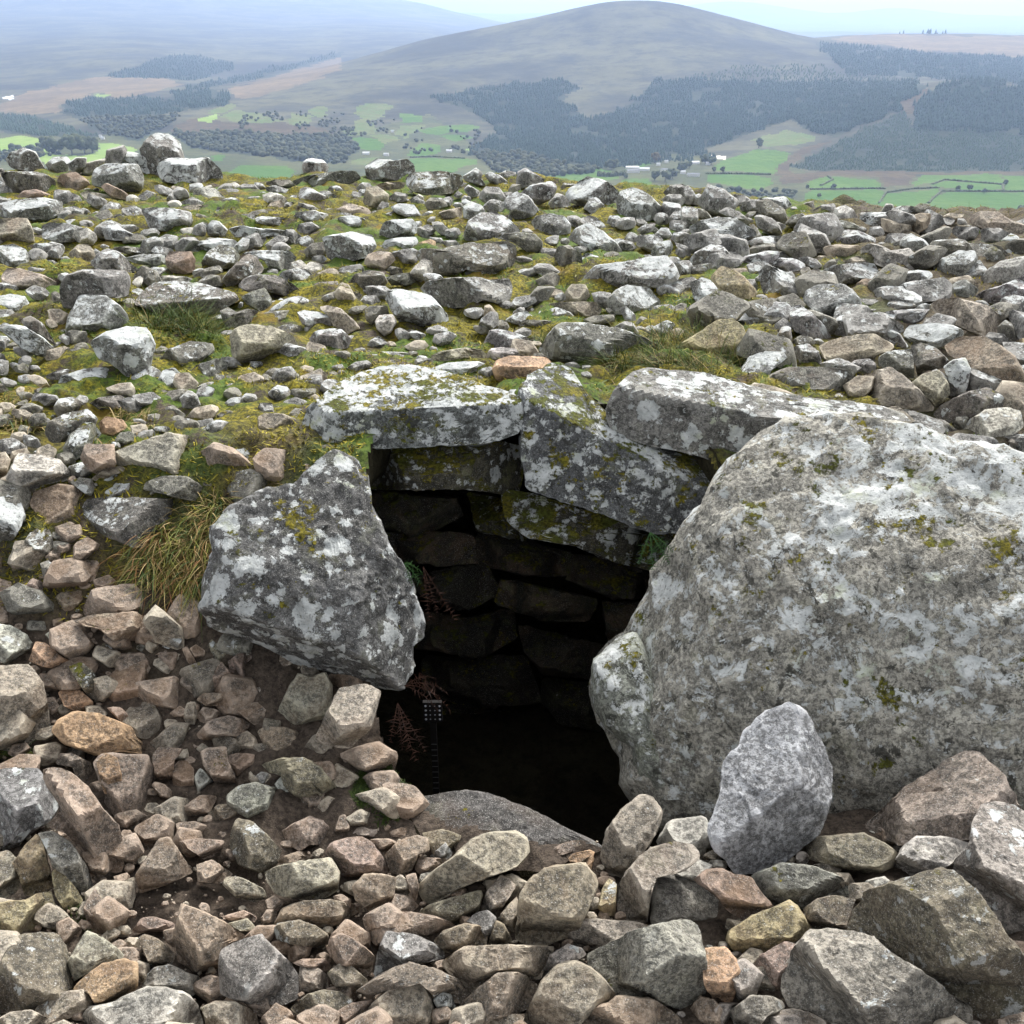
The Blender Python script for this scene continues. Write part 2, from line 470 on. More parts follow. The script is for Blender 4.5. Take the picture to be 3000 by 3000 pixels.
SURVEY['B2'] = '''
w 180,80 220,55 300,35 320,60 240,105 190,102
w 215,150 240,100 300,85 400,80 430,110 425,160 380,190 300,195 220,215 | white cube stone | white-crusted cube-like stone on moss, just left of the pink chip
w 220,240 250,200 330,185 420,180 440,220 400,280 310,265
t 125,330 150,280 210,260 280,270 310,310 240,375 180,378
o 415,250 440,215 500,195 535,205 530,245 430,275 | pink chip | small pink and cream chip lying on top of a long mossy boulder
d 415,280 450,245 520,250 560,275 600,240 740,215 810,225 870,210 950,205 990,240 985,330 930,385 840,395 700,365 650,410 550,398 460,345 | long mossy boulder | long mossy two-toned boulder with a pink chip on its left end
d 860,190 910,165 1000,155 1100,165 1140,210 1135,295 1080,308 1040,255 960,205
g 695,160 720,90 790,45 870,40 930,70 1015,145 1000,168 900,178 830,212 740,218 695,195 | whale-backed boulder | smooth whale-backed grey boulder behind the long mossy boulder
g 1075,100 1100,65 1180,50 1260,65 1300,110 1295,165 1200,185 1120,175 | oval grey cobble | smooth oval grey cobble without white crust, in moss near the skyline
g 1280,190 1330,130 1400,105 1480,150 1560,215 1590,265 1500,285 1420,275 1350,230 | grey gable stone | gable-shaped grey stone on moss right of the oval cobble
w 1225,260 1300,270 1370,290 1350,312 1260,300
g 1345,450 1400,370 1450,340 1600,325 1740,300 1840,290 1900,360 1915,425 1800,475 1700,460 1600,465 1500,495 1400,485 | broad plain slab | broad plain grey slab lying flat in the middle right of the plateau
g 1500,540 1560,480 1620,455 1740,470 1810,550 1780,605 1680,605 1560,625 1510,595
w 1750,260 1790,215 1860,200 1880,240 1850,295 1770,325
g 1415,500 1470,490 1530,500 1500,595 1440,565
t 1120,510 1180,480 1240,475 1260,500 1200,548 1150,545
t 1265,500 1300,450 1380,450 1430,550 1350,563 1260,548
t 1170,560 1260,550 1440,550 1475,590 1460,622 1380,632 1280,622 1200,595
g 1160,600 1220,580 1300,610 1340,652 1220,655 1160,635
d 1360,650 1420,630 1540,620 1550,662 1440,684
w 250,500 300,475 420,490 510,520 600,620 605,655 560,675 470,690 350,695 290,605 250,540 | white-faced tilted slab | tilted slab with a white lichen face in the green moss above the capstone
g 440,480 490,430 600,420 760,410 850,430 950,410 970,460 950,555 870,565 810,535 740,575 620,585 560,565 500,515 | lichened double block | long lichened block split in two lumps, in moss below the long mossy boulder
d 690,390 720,370 840,380 850,422 760,418
g 95,560 130,515 200,510 225,550 180,585 110,585
t -40,500 0,435 40,450 90,540 60,595 0,585 -30,560
d 35,440 80,390 160,370 240,385 265,440 190,495 100,475
d 250,410 330,390 400,385 430,430 380,458 280,455
d 250,370 280,345 340,360 350,388 270,393
p 190,660 215,625 290,620 315,660 280,725 240,745 200,705 | small pale heart stone | small pale heart-shaped stone on green moss above the capstone
t 805,640 810,570 840,565 890,620 880,655 830,664
d 940,640 1000,620 1040,650 960,668
d 985,680 1040,650 1180,655 1220,665 1180,692 1050,698
g 800,800 840,710 890,705 1000,730 1110,775 1050,805 1000,820 830,820
d 1115,820 1200,690 1260,665 1400,670 1560,700 1720,750 1830,820 1700,855 1560,855 1440,895 1290,895 1190,875 | sail-shaped boulder | sail-shaped dark boulder with black lichen beside the long grass above the slabs
t 480,865 560,830 700,810 790,820 825,850 800,885 730,860 660,875 560,892
w 490,930 600,895 760,885 830,890 740,940 780,970 700,978 600,948
p 815,870 840,815 900,805 1000,815 1045,845 960,865 870,898
o 855,930 880,880 950,855 1100,860 1165,865 1195,900 1060,990 1000,1040 940,1025 880,995 | rusty wedge | rusty orange and cream wedge resting between the capstone and the middle slab
g 170,850 230,830 380,835 400,880 280,893 190,888
g 20,930 80,890 150,880 180,910 80,953
'''
SURVEY['A3'] = '''
g -10,1185 40,1165 85,1185 90,1240 70,1290 -10,1285
g 120,1190 160,1130 210,1115 250,1170 200,1210 140,1210
g 200,1200 250,1170 320,1200 390,1250 360,1275 280,1240
g 270,1140 290,1100 350,1105 400,1140 330,1165 280,1175
w 400,1150 430,1120 510,1120 580,1110 620,1160 570,1205 480,1190
d 650,1180 690,1150 740,1135 750,1185 690,1205
g 730,1190 790,1160 860,1150 870,1190 800,1235 750,1225
p 840,1230 860,1180 920,1160 970,1190 1000,1250 940,1265 | pale skyline peak | pale yellowish peaked stone near the right part of the cairn skyline
d 830,1270 900,1245 960,1260 1040,1300 1000,1315 850,1315
w 990,1230 1060,1200 1180,1205 1195,1255 1130,1305 1050,1275
g 1120,1190 1150,1150 1190,1155 1200,1195 1150,1205
w 1180,1190 1230,1165 1300,1165 1340,1200 1240,1225
d 1300,1180 1340,1150 1400,1155 1415,1200 1350,1205
b 1230,1300 1270,1240 1340,1205 1410,1210 1390,1285 1320,1335 | brown leaning skyline slab | brown leaning slab near the right end of the cairn skyline
t 1610,1230 1680,1200 1780,1200 1860,1250 1932,1270 1990,1300 1932,1345 1840,1335 1750,1355 1700,1295 1630,1270 | far right skyline boulder | low tan boulder with a dark front at the right end of the skyline
t 1460,1230 1510,1205 1600,1215 1540,1265
d 570,1270 620,1220 680,1205 720,1250 640,1290
w 420,1240 470,1220 520,1245 480,1285 430,1275
g 490,1290 530,1265 560,1280 540,1315 500,1315
w 760,1270 800,1255 860,1300 850,1345 790,1305
t 700,1320 740,1300 810,1310 800,1355 720,1350
'''
SURVEY['B3'] = '''
g 30,130 100,90 200,70 300,80 400,140 430,170 330,195 200,205 90,235 60,180 | broad frosted boulder | broad low boulder frosted with white lichen below the right skyline
g 360,210 420,185 520,175 590,185 600,220 560,248 440,254 390,238
g 25,330 70,270 170,220 230,235 290,305 270,335 180,335 120,355 60,350
d -30,370 80,340 160,330 170,370 80,405 -20,408
g 290,320 360,290 480,260 550,265 545,300 480,345 410,375 390,335
y 155,410 220,345 290,370 350,410 420,490 410,530 330,585 290,575 240,505 200,475 | golden leaning block | golden ochre block leaning on grey stones, right of the broad plain slab
g 40,440 120,410 160,430 200,480 270,565 250,615 100,605 60,520
d 115,570 140,540 200,545 250,590 240,645 140,640
w 555,260 590,240 680,260 700,290 620,304
g 480,350 540,300 640,305 700,340 690,372 560,394
g 650,300 700,290 760,310 795,350 760,374 700,340
w 515,440 540,385 620,375 640,420 570,468
g 790,235 830,190 900,140 990,145 1090,190 1095,220 1000,228 850,238
t 790,240 870,225 1000,230 1010,280 900,328 830,314
p 1005,250 1050,220 1120,230 1180,260 1280,245 1340,300 1410,330 1400,370 1300,384 1200,394 1110,344 1020,310 | saddle-backed pale boulder | pale saddle-backed boulder among grey stones, upper right of the plateau
g 1220,240 1240,190 1290,160 1370,200 1440,290 1420,325 1340,270 1260,250
g 765,390 830,350 950,330 1080,330 1130,400 1120,420 1000,434 900,454 820,424
b 940,480 1020,420 1130,420 1135,500 1080,524 980,514 | rust-based brown stone | triangular brown stone with a rusty base in a dark gap, right plateau
g 680,540 700,480 770,450 900,450 960,480 1010,540 1020,600 900,620 850,645 800,675 740,605 | mossy-cheeked boulder | rounded grey boulder with mossy cheeks in the middle of the right plateau
g 230,640 330,570 460,545 590,555 620,580 600,650 560,715 440,725 370,715 340,660 | black-flecked hump | humped boulder flecked with black lichen above the golden grass-edge boulder
g 600,640 620,580 660,565 730,610 800,680 850,760 800,774 700,744 630,714
y -20,790 100,720 200,650 280,645 340,690 370,760 365,855 250,885 100,875 20,845 | golden grass-edge boulder | big golden ochre boulder behind the long grass, right of the sail-shaped boulder
y 365,790 400,745 480,760 510,830 440,844 380,824
d 510,780 560,690 610,690 620,760 580,834 530,828
g 575,830 640,800 710,785 770,830 790,905 720,925 620,894
d 610,780 660,740 730,750 760,790 680,794 640,814
t 770,800 830,770 960,740 1080,730 1190,790 1190,824 1090,854 1080,904 940,910 830,914 800,874 | blunt tan wedge | blunt tan wedge-shaped stone lying lengthways in the right rubble
w 850,700 870,640 930,615 1000,630 1020,660 970,694 940,754 860,748
g 960,700 1020,660 1100,620 1190,595 1210,640 1130,694 1080,728 980,744
g 1190,600 1300,590 1400,590 1360,654 1230,704 1200,654
g 1090,720 1160,695 1230,730 1280,804 1200,824 1160,774
g 1250,730 1280,685 1400,670 1530,680 1600,720 1560,764 1430,818 1300,794
t 1400,560 1450,535 1560,530 1720,570 1790,620 1780,764 1740,778 1640,724 1550,684 1480,654 1420,604 | smooth grey shoulder | large smooth grey shoulder-shaped boulder in the right rubble
g 1420,350 1460,310 1560,260 1650,260 1670,310 1590,404 1480,434 1430,404
w 1770,220 1860,160 1900,180 1932,240 1880,264 1800,254 | bright white triangle | bright white triangular stone at the right edge near the skyline
d 1690,290 1750,230 1800,260 1830,300 1760,344 1700,354
p 1680,430 1720,370 1800,320 1932,290 2000,300 1980,384 1900,424 1780,474 1690,484
g 1640,530 1690,490 1800,460 1932,400 2000,420 1990,504 1900,534 1780,564 1680,554
g 1770,580 1810,530 1870,510 1932,520 1990,604 1932,684 1850,644 1790,614
d 1780,690 1830,650 1870,680 1895,784 1840,794 1790,754
y 1880,770 1932,755 1990,804 1960,844 1900,824
g 1480,500 1540,440 1600,420 1650,460 1680,484 1640,524 1520,534
t 1350,480 1400,440 1490,430 1540,460 1450,499 1380,504
g 1220,390 1300,370 1400,375 1420,404 1340,464 1270,484
p 1110,560 1200,540 1330,540 1360,570 1260,594 1130,604
d 1110,860 1160,830 1300,815 1310,874 1310,985 1230,964 1170,934 1110,914
g 920,930 970,880 1060,870 1095,904 1090,954 990,974
d 1290,800 1350,780 1430,810 1510,884 1490,924 1390,934 1330,974 1310,874 | white-flecked dark wedge | dark wedge flecked with white and moss in the right rubble
b 1480,800 1560,750 1700,740 1780,790 1870,850 1932,950 1980,1040 1932,1084 1870,1114 1760,1084 1660,1004 1620,884 1520,874 | big brown-sided boulder | big dark boulder with a brown pitted side at the right edge
w 1475,920 1530,880 1600,865 1630,930 1610,1044 1540,1114 1500,1084 1510,1004
d 470,1010 500,960 600,920 800,920 930,930 980,980 960,1040 870,1104 780,1094 650,1064 500,1050 | long dark lichened slab | long dark slab with black lichen just above the right lintel slab
g 330,930 380,860 470,830 570,835 590,870 500,940 490,984 400,1014 340,994
t 970,1010 1040,960 1170,915 1240,960 1300,1010 1430,1134 1410,1168 1310,1184 1180,1144 1020,1114 | tan whaleback stone | smooth tan whaleback stone sitting above the great boulder's top edge
t 1290,1010 1360,960 1450,935 1500,1004 1515,1064 1440,1154 1400,1104
d 1410,1190 1470,1130 1620,1060 1720,1035 1800,1070 1830,1124 1800,1164 1700,1174 1600,1234 1480,1234
p 1585,1290 1620,1220 1720,1160 1840,1145 1910,1170 1932,1250 1860,1314 1760,1364 1640,1334 | pale cushion stone | pale cushion-shaped stone just above the great boulder at the right edge
d 1790,1360 1860,1320 1932,1310 1990,1384 1900,1424 1820,1404
d 1290,1200 1360,1195 1480,1220 1560,1280 1540,1314 1400,1294 1310,1264
'''
SURVEY['C1'] = '''
p 35,200 80,90 105,55 230,65 340,90 395,160 380,210 290,242 180,254 50,222 | pale shoebox stone | pale shoebox-shaped stone on the left bank at the picture's left
b 170,340 195,270 330,230 450,240 485,290 460,385 430,455 370,508 290,484 210,404 | russet shield stone | russet shield-shaped stone wedged under the pale shoebox stone
g 535,280 580,210 660,165 760,165 830,200 800,284 690,299 590,309
d 810,260 830,215 930,185 1060,185 1140,240 1200,310 1160,338 1040,314 940,288
d 465,360 500,310 600,305 800,310 1000,315 1040,370 1020,434 980,504 900,574 760,594 640,544 520,504 480,434 | dark flat-topped block | big dark flat-topped block above the reddish grass on the left bank
t 510,200 590,140 690,125 740,160 640,174 570,218
d 380,130 480,100 590,130 560,184 400,194
d 390,220 450,190 520,200 545,250 520,304 480,284
w -60,330 0,305 60,300 120,330 145,410 110,484 50,594 0,644 -60,560 | left-edge spotted boulder | dark boulder spotted with white lichen cut by the left edge
t -40,60 30,45 60,90 40,184 0,194 -40,170
d 20,270 100,260 160,300 130,334 70,304
d 100,600 170,510 230,465 280,490 310,574 240,664 160,654
b 250,640 300,600 350,620 355,694 300,694
b 290,600 340,560 420,570 425,604 360,634
d 225,680 270,660 340,710 370,790 330,844 280,844 250,764
b 120,840 180,760 240,780 245,864 215,924 150,874
b 300,880 330,850 440,805 500,850 450,904 370,984 310,964
b 520,890 580,850 700,840 730,870 620,904
b 250,1000 280,975 370,980 380,1020 300,1058
b 155,1040 200,985 260,1030 240,1084 180,1084
d 255,1080 310,1050 430,1020 480,1080 460,1154 400,1179 320,1154
b 400,1000 500,970 760,950 840,990 900,1070 850,1114 640,1114 560,1044 470,1034
p -30,1020 60,1030 150,1080 200,1150 190,1220 130,1255 -30,1235 | yellow-lichened stone | stone crusted with yellowish lichen at the left edge of the bank
o 165,1230 200,1120 260,1130 330,1190 410,1240 370,1284 250,1264
t -30,1260 80,1250 170,1255 240,1350 260,1450 290,1600 250,1700 100,1710 -30,1600 | hooded brown boulder | large hooded brown-grey boulder at the left edge of the bank
d 370,1200 410,1165 460,1190 520,1190 520,1244 440,1264
d 540,1240 580,1130 640,1120 620,1224 590,1284
d 390,1260 460,1235 530,1290 580,1380 560,1444 480,1404 430,1334
o 330,1410 380,1370 450,1390 530,1460 520,1514 430,1519 360,1484 | black-stained orange stone | small orange stone with a black stain, left bank
b 255,1440 310,1430 340,1490 380,1530 300,1554 265,1504
b 580,1370 640,1290 740,1230 830,1225 900,1290 920,1340 860,1404 740,1494 640,1484 580,1444 | round reddish boulder | round reddish brown boulder half buried in the dirt of the left bank
b 600,1490 680,1490 750,1560 770,1614 700,1594
b 865,1210 900,1180 1000,1180 1040,1230 1020,1294 940,1289
g 915,1150 960,1070 1020,1045 1040,1100 1000,1174
b 1030,1160 1060,1145 1120,1250 1110,1284 1060,1234
b 1070,1160 1110,1135 1160,1170 1150,1234 1110,1234
d 1040,1060 1070,1005 1120,1040 1130,1114 1060,1114
d 1165,1160 1200,1100 1260,1095 1350,1150 1330,1214 1270,1234 1180,1224
b 1130,1240 1180,1220 1260,1240 1310,1300 1310,1374 1240,1404 1160,1394
b 1290,1230 1350,1190 1420,1180 1430,1300 1400,1374 1310,1364
t 1430,1290 1440,1200 1510,1170 1600,1180 1680,1190 1660,1330 1560,1474 1510,1464 1450,1384 | upright tan wedge | upright tan wedge stone below the left entrance boulder
t 1560,1540 1640,1370 1690,1295 1760,1320 1840,1290 1880,1370 1880,1484 1820,1564 1700,1634 1600,1604 | notched tan block | notched tan block leaning below the left entrance boulder
b 1010,1350 1050,1290 1110,1290 1140,1360 1130,1434 1060,1414
b 1110,1450 1150,1410 1270,1410 1310,1450 1280,1484 1170,1484
b 1310,1400 1360,1370 1440,1385 1440,1444 1370,1444
t 1110,1540 1150,1490 1210,1500 1290,1540 1220,1574 1140,1584
t 1035,1530 1060,1465 1110,1460 1120,1530 1100,1594 1050,1584
b 1110,1650 1180,1570 1290,1540 1380,1560 1430,1590 1350,1654 1250,1704 1190,1709
b 1290,1480 1460,1460 1530,1530 1520,1604 1440,1594 1390,1554
t 950,1660 980,1610 1050,1595 1110,1620 1090,1694 1010,1724 960,1704
'''
SURVEY['D1'] = '''
t 1280,180 1340,100 1400,80 1450,120 1490,190 1470,214 1380,204 1300,209
b 1455,80 1510,55 1620,60 1720,100 1785,150 1740,199 1600,244 1540,234 1500,164 | rusty plank stone | rusty plank-shaped stone left of the dark entrance
o 290,80 330,20 420,-30 560,-20 680,30 750,60 780,130 890,180 840,229 700,194 540,219 450,184 350,144 | big orange boulder | big orange-brown boulder on the left bank, cream at its upper end
w -30,310 0,300 100,290 220,295 250,350 330,460 340,500 260,605 170,655 110,725 70,775 -30,745 | pale leaning slab | large pale whitish slab leaning in from the left edge of the foreground
b 245,300 330,285 420,330 510,420 580,520 660,610 705,740 700,874 650,889 540,834 440,724 380,664 280,624 340,524 330,460 250,384 | long brown slab | long brown slab sloping down beside the bare dirt, left foreground
b 530,260 570,210 640,205 720,215 830,215 870,300 850,400 820,504 770,614 720,604 640,564 590,484 600,434 570,374 | tapering brown block | tapering brown block with a red stone on its left shoulder
o@1.70 545,250 600,205 660,230 690,330 690,404 650,444 590,434 570,374 | red shoulder stone | red stone set against the left shoulder of a tapering brown block
d 310,270 340,210 410,205 510,260 530,310 520,394 440,354 400,264
b 860,230 900,170 970,175 1040,180 985,250 980,334 960,394 880,394 870,304
b 975,290 1010,250 1060,250 1100,300 1095,424 1010,434 980,384
p 1100,340 1130,290 1160,310 1210,370 1190,424 1120,434
b 1135,200 1180,175 1280,170 1290,240 1350,390 1300,434 1250,439 1200,344 1150,274 | brown strap stone | strap-shaped brown stone standing on end above the bare dirt
b 1290,220 1340,205 1440,210 1450,280 1390,354 1340,344 1300,274
b 1060,190 1090,140 1170,140 1180,170 1100,199
g 1280,450 1350,390 1450,370 1530,400 1590,400 1600,484 1540,584 1440,594 1350,544 1290,494 | pale grey lump | pale grey lump of stone above the dirt hollow left of the entrance
g 1420,350 1480,310 1540,330 1545,384 1450,374
p 1555,380 1620,310 1690,320 1710,410 1700,454 1630,494 1590,444
b 1660,520 1710,370 1760,300 1810,340 1850,460 1850,544 1770,574 1690,554
d 1475,270 1600,235 1720,230 1820,290 1920,420 1890,524 1840,424 1760,324 1640,304 1540,324
d 1175,550 1230,500 1310,490 1390,530 1380,594 1270,604 1200,594
b 1540,650 1560,570 1620,560 1670,600 1590,654 1580,694
b 1590,650 1690,590 1750,565 1830,590 1930,690 1850,724 1750,724 1700,764 1610,714 | peach-topped stone | peach-topped brown stone above the grey-green brick stone
d 1310,640 1340,575 1420,590 1510,670 1610,770 1580,834 1490,884 1350,834 1300,724 | dark dirt-side slab | dark brown slab sloping into the bare dirt
b 770,890 900,690 960,680 1090,880 930,954 790,999 | dirt-bound triangle slab | flat triangular brown slab set in the bare dirt
b 1020,700 1120,690 1270,700 1240,794 1150,804 1060,744
b 1110,840 1200,810 1320,890 1250,944 1120,934
t 1260,950 1280,905 1350,905 1490,970 1515,1024 1440,1049 1340,1024 | pale bread-roll stone | small pale bread-roll stone at the edge of the bare dirt
t 1500,880 1560,850 1700,820 1870,795 1920,880 1915,984 1830,1029 1700,1034 1560,1004 1510,934 | grey-green brick stone | grey-green brick-shaped stone in the middle left foreground
b 1550,850 1600,790 1690,760 1800,790 1760,819 1640,844
d 640,1000 720,920 760,905 770,1024 700,1044 650,1044
b 470,1080 540,965 580,1050 620,1110 570,1204 500,1184
b 1000,1170 1030,1060 1090,1080 1200,1130 1330,1200 1410,1250 1300,1284 1260,1334 1230,1434 1100,1444 1010,1384 985,1274 | pink-ridged boulder | pointed boulder with a pink ridge behind the five-sided grey boulder
g 1240,1370 1260,1310 1380,1260 1480,1230 1530,1290 1640,1390 1690,1470 1690,1594 1620,1634 1480,1624 1350,1604 1240,1564 | five-sided grey boulder | five-sided clean grey boulder with a dark spot, lower left foreground
d 780,1250 820,1230 900,1260 990,1340 980,1394 900,1404 860,1434 820,1344
o 410,1540 480,1470 570,1400 700,1370 780,1390 780,1534 700,1594 540,1624 500,1564 | bright orange boulder | bright cream-orange boulder in the lower left foreground
g 780,1520 870,1420 960,1400 1060,1450 1130,1470 1150,1534 1080,1584 960,1564 840,1544
d -30,1440 40,1310 120,1230 240,1220 330,1230 370,1290 400,1430 410,1524 340,1604 200,1684 -30,1684 | dark corner boulder | large dark round boulder at the lower left edge
t 380,1390 440,1290 490,1210 580,1250 680,1320 720,1370 600,1404 520,1444 420,1494
y -30,1060 60,1040 150,1040 210,1000 290,990 320,1090 240,1154 170,1234 60,1274 -30,1264 | greenish jagged slab | jagged greenish-yellow slab at the left edge of the foreground
y 70,830 140,730 210,660 240,700 280,850 300,960 230,1014 140,1014 110,904
g 215,660 300,650 400,710 480,830 530,950 500,1004 440,994 380,904 300,854 260,744 | curved grey-green boulder | curved grey-green boulder below the long brown slab
y 290,870 340,860 420,960 470,1040 440,1084 360,1094 310,1004
t -30,770 50,755 110,820 135,920 90,994 0,1044 -30,950
t 200,1650 330,1560 480,1540 540,1560 520,1644 400,1704 300,1744 200,1704
p 450,1720 500,1640 640,1620 730,1570 840,1530 960,1530 1060,1570 1120,1630 1150,1739 1150,1790 450,1790 | pale bottom ledge | broad pale granite ledge at the bottom left of the foreground
t -30,1720 60,1670 180,1660 300,1720 310,1790 -30,1790
t 1140,1640 1220,1610 1330,1610 1450,1670 1460,1739 1440,1790 1180,1790
b 1370,1610 1440,1590 1510,1580 1530,1654 1480,1704 1420,1654
d 1640,1650 1740,1570 1830,1545 1932,1560 2000,1604 1950,1684 1850,1734 1720,1724
b 1480,1700 1560,1620 1640,1660 1690,1739 1600,1790 1480,1790
t 1690,1480 1700,1410 1800,1420 1850,1460 1860,1544 1770,1559 1700,1554
d 1550,1200 1570,1170 1690,1150 1780,1180 1860,1230 1840,1314 1760,1304 1640,1284 1570,1264
b 1470,1150 1510,1090 1570,1090 1560,1154 1500,1194
b 1250,1130 1380,1095 1460,1130 1440,1164 1300,1154
t 1280,1170 1400,1140 1470,1210 1420,1254 1340,1204
b 1500,1040 1550,1010 1610,1050 1570,1104 1510,1084
b 1650,1390 1720,1370 1840,1370 1880,1410 1850,1444 1700,1414
b 740,1220 800,1140 870,1130 1000,1170 990,1194 920,1214 830,1224
b 920,1210 1000,1190 990,1314 940,1274
'''
SURVEY['D2'] = '''
S@1.60 250,530 350,480 560,440 700,425 830,440 1000,500 1140,560 1300,650 1470,720 1450,860 1000,900 500,800 260,640 | entrance floor slab | smooth dark purple-grey slab on the floor of the entrance
t 430,960 480,900 640,790 740,690 830,655 980,650 1050,680 1065,760 1040,814 960,864 840,904 700,954 600,1014 510,1059 460,1044 | slanting loaf stone | long tan loaf-shaped stone slanting below the entrance floor slab
b 970,1250 1000,1150 1010,1000 1060,930 1150,860 1290,835 1370,830 1430,900 1450,960 1400,1074 1350,1184 1280,1254 1150,1299 1020,1284 | big purple-brown boulder | big rounded purple-brown boulder in the centre foreground
o@1.58 1020,900 1120,830 1330,770 1430,745 1450,790 1440,884 1380,844 1250,834 1100,884 1030,944 | orange sharp-edged slab | orange slab with a sharp cream edge behind the big purple-brown boulder
b -100,780 -60,715 20,690 110,680 180,720 240,800 275,874 180,904 60,909 -20,894
b 250,780 320,700 430,670 490,690 500,764 440,774 400,864 340,909 270,864
d 450,660 570,635 680,670 720,720 640,784 520,794 490,694
b 415,860 440,795 590,800 640,830 560,854 520,884 440,894
g 500,790 590,710 630,770 610,814
b 60,960 130,890 240,890 310,910 300,1004 240,1094 170,1109 80,1034 | stubby red-brown stone | stubby red-brown stone left of the slanting loaf stone
t 300,910 340,890 390,950 380,1014 300,1004
b 300,1000 370,1010 440,1070 400,1104 250,1114
d 430,1110 500,1060 640,1020 790,980 800,1000 780,1094 660,1174 540,1144
d 430,940 450,890 530,870 480,924 450,954
b 360,900 420,880 440,960 420,1064 390,994
t 785,1090 830,980 900,895 960,920 990,960 930,1054 880,1134 820,1114
t 900,1120 950,1060 1000,1010 1000,1120 970,1244 920,1174
t 1480,730 1500,640 1580,530 1690,440 1760,450 1820,540 1800,620 1740,724 1640,864 1570,919 1500,884 1470,804 | propped egg stone | egg-shaped tan stone propped against the foot of the great boulder
t 1560,1080 1570,950 1650,830 1760,740 1870,710 1990,720 2040,790 1932,884 1880,874 1790,894 1750,1014 1740,1164 1580,1164 | brown backing slab | brown slab between the propped egg stone and the leaning pale blade
y 1450,1080 1480,960 1520,910 1560,950 1550,1134 1480,1114
d 1140,790 1200,740 1300,700 1380,700 1390,734 1280,774 1150,824
t 1285,1240 1300,1165 1350,1140 1600,1155 1720,1170 1760,1195 1640,1234 1420,1314 1300,1304
g 1390,1340 1500,1290 1640,1220 1800,1180 1932,1150 2000,1170 2030,1230 2060,1400 2060,1604 2040,1664 1932,1664 1800,1614 1570,1584 1500,1494 1400,1404 | two-toned ridge boulder | large boulder with a cream upper face and dark rusty front, bottom centre
b 150,1240 200,1170 280,1110 400,1105 540,1130 650,1180 560,1234 520,1274 420,1234 260,1224 200,1304
w 180,1480 200,1350 250,1215 400,1230 520,1280 590,1340 580,1374 460,1394 330,1414 280,1474 | whitish crumpled stone | whitish crumpled stone in the lower centre foreground
b 520,1270 580,1210 700,1170 780,1180 830,1220 820,1294 700,1314 600,1364 580,1324
w 705,1160 760,1110 830,1095 880,1140 870,1234 830,1294 780,1184
d 830,1290 870,1150 920,1170 970,1270 900,1294
t 560,1390 700,1300 960,1290 1220,1300 1170,1384 1130,1484 1000,1494 860,1474 820,1524 740,1564 620,1464 | flat pinkish flagstone | flat pinkish tan flagstone beneath the big purple-brown boulder
g 1140,1440 1180,1350 1280,1285 1360,1310 1390,1350 1300,1394 1200,1434 1140,1534
t 1040,1680 1090,1600 1140,1480 1220,1400 1320,1385 1430,1430 1500,1500 1570,1594 1430,1654 1340,1764 1000,1764 | angular bottom stone | angular grey-tan stone at the bottom centre
b 620,1730 680,1620 780,1530 880,1450 1000,1440 1100,1510 1130,1570 1080,1644 980,1684 850,1714 800,1764 640,1764 | yellow-stained stone | rusty brown stone with a yellowish stain at the bottom centre
d 70,1560 160,1500 290,1420 400,1395 560,1440 660,1490 735,1564 700,1624 540,1604 480,1534 380,1464 260,1534 180,1584
t 70,1739 160,1640 300,1510 400,1460 460,1500 510,1594 540,1684 480,1764 300,1790 70,1790 | pale pointed wedge | pale pointed wedge stone at the bottom left of centre
w 515,1600 570,1550 620,1570 650,1644 600,1684 550,1664 | little white stone | little white stone in a gap at the bottom centre
b -20,1660 60,1620 180,1600 200,1624 100,1714 -20,1764
b 1340,1739 1420,1650 1570,1580 1760,1600 1860,1660 1932,1720 1932,1790 1340,1790 | pinkish bottom dome | pinkish domed stone at the bottom edge right of centre
t 800,1739 880,1690 1040,1680 1010,1790 800,1790
t 60,640 100,610 180,595 250,640 270,684 160,684 50,684
b 160,690 270,690 320,710 250,784 180,724
b 270,650 340,625 440,645 420,674 280,684
b -40,640 -10,560 20,550 50,620 30,684 0,694
g 40,540 90,510 105,604 60,614
b@1.84 -30,300 20,200 80,180 150,210 160,270 120,314 40,294
b -380,1170 -330,1080 -220,1040 -60,1035 50,1050 120,1085 60,1134 -30,1184 -220,1204
b -80,1320 -60,1250 0,1225 60,1250 140,1310 190,1354 170,1444 140,1474 60,1424 -30,1394
d -80,1450 -10,1395 50,1400 150,1490 140,1544 40,1569 -30,1534
'''
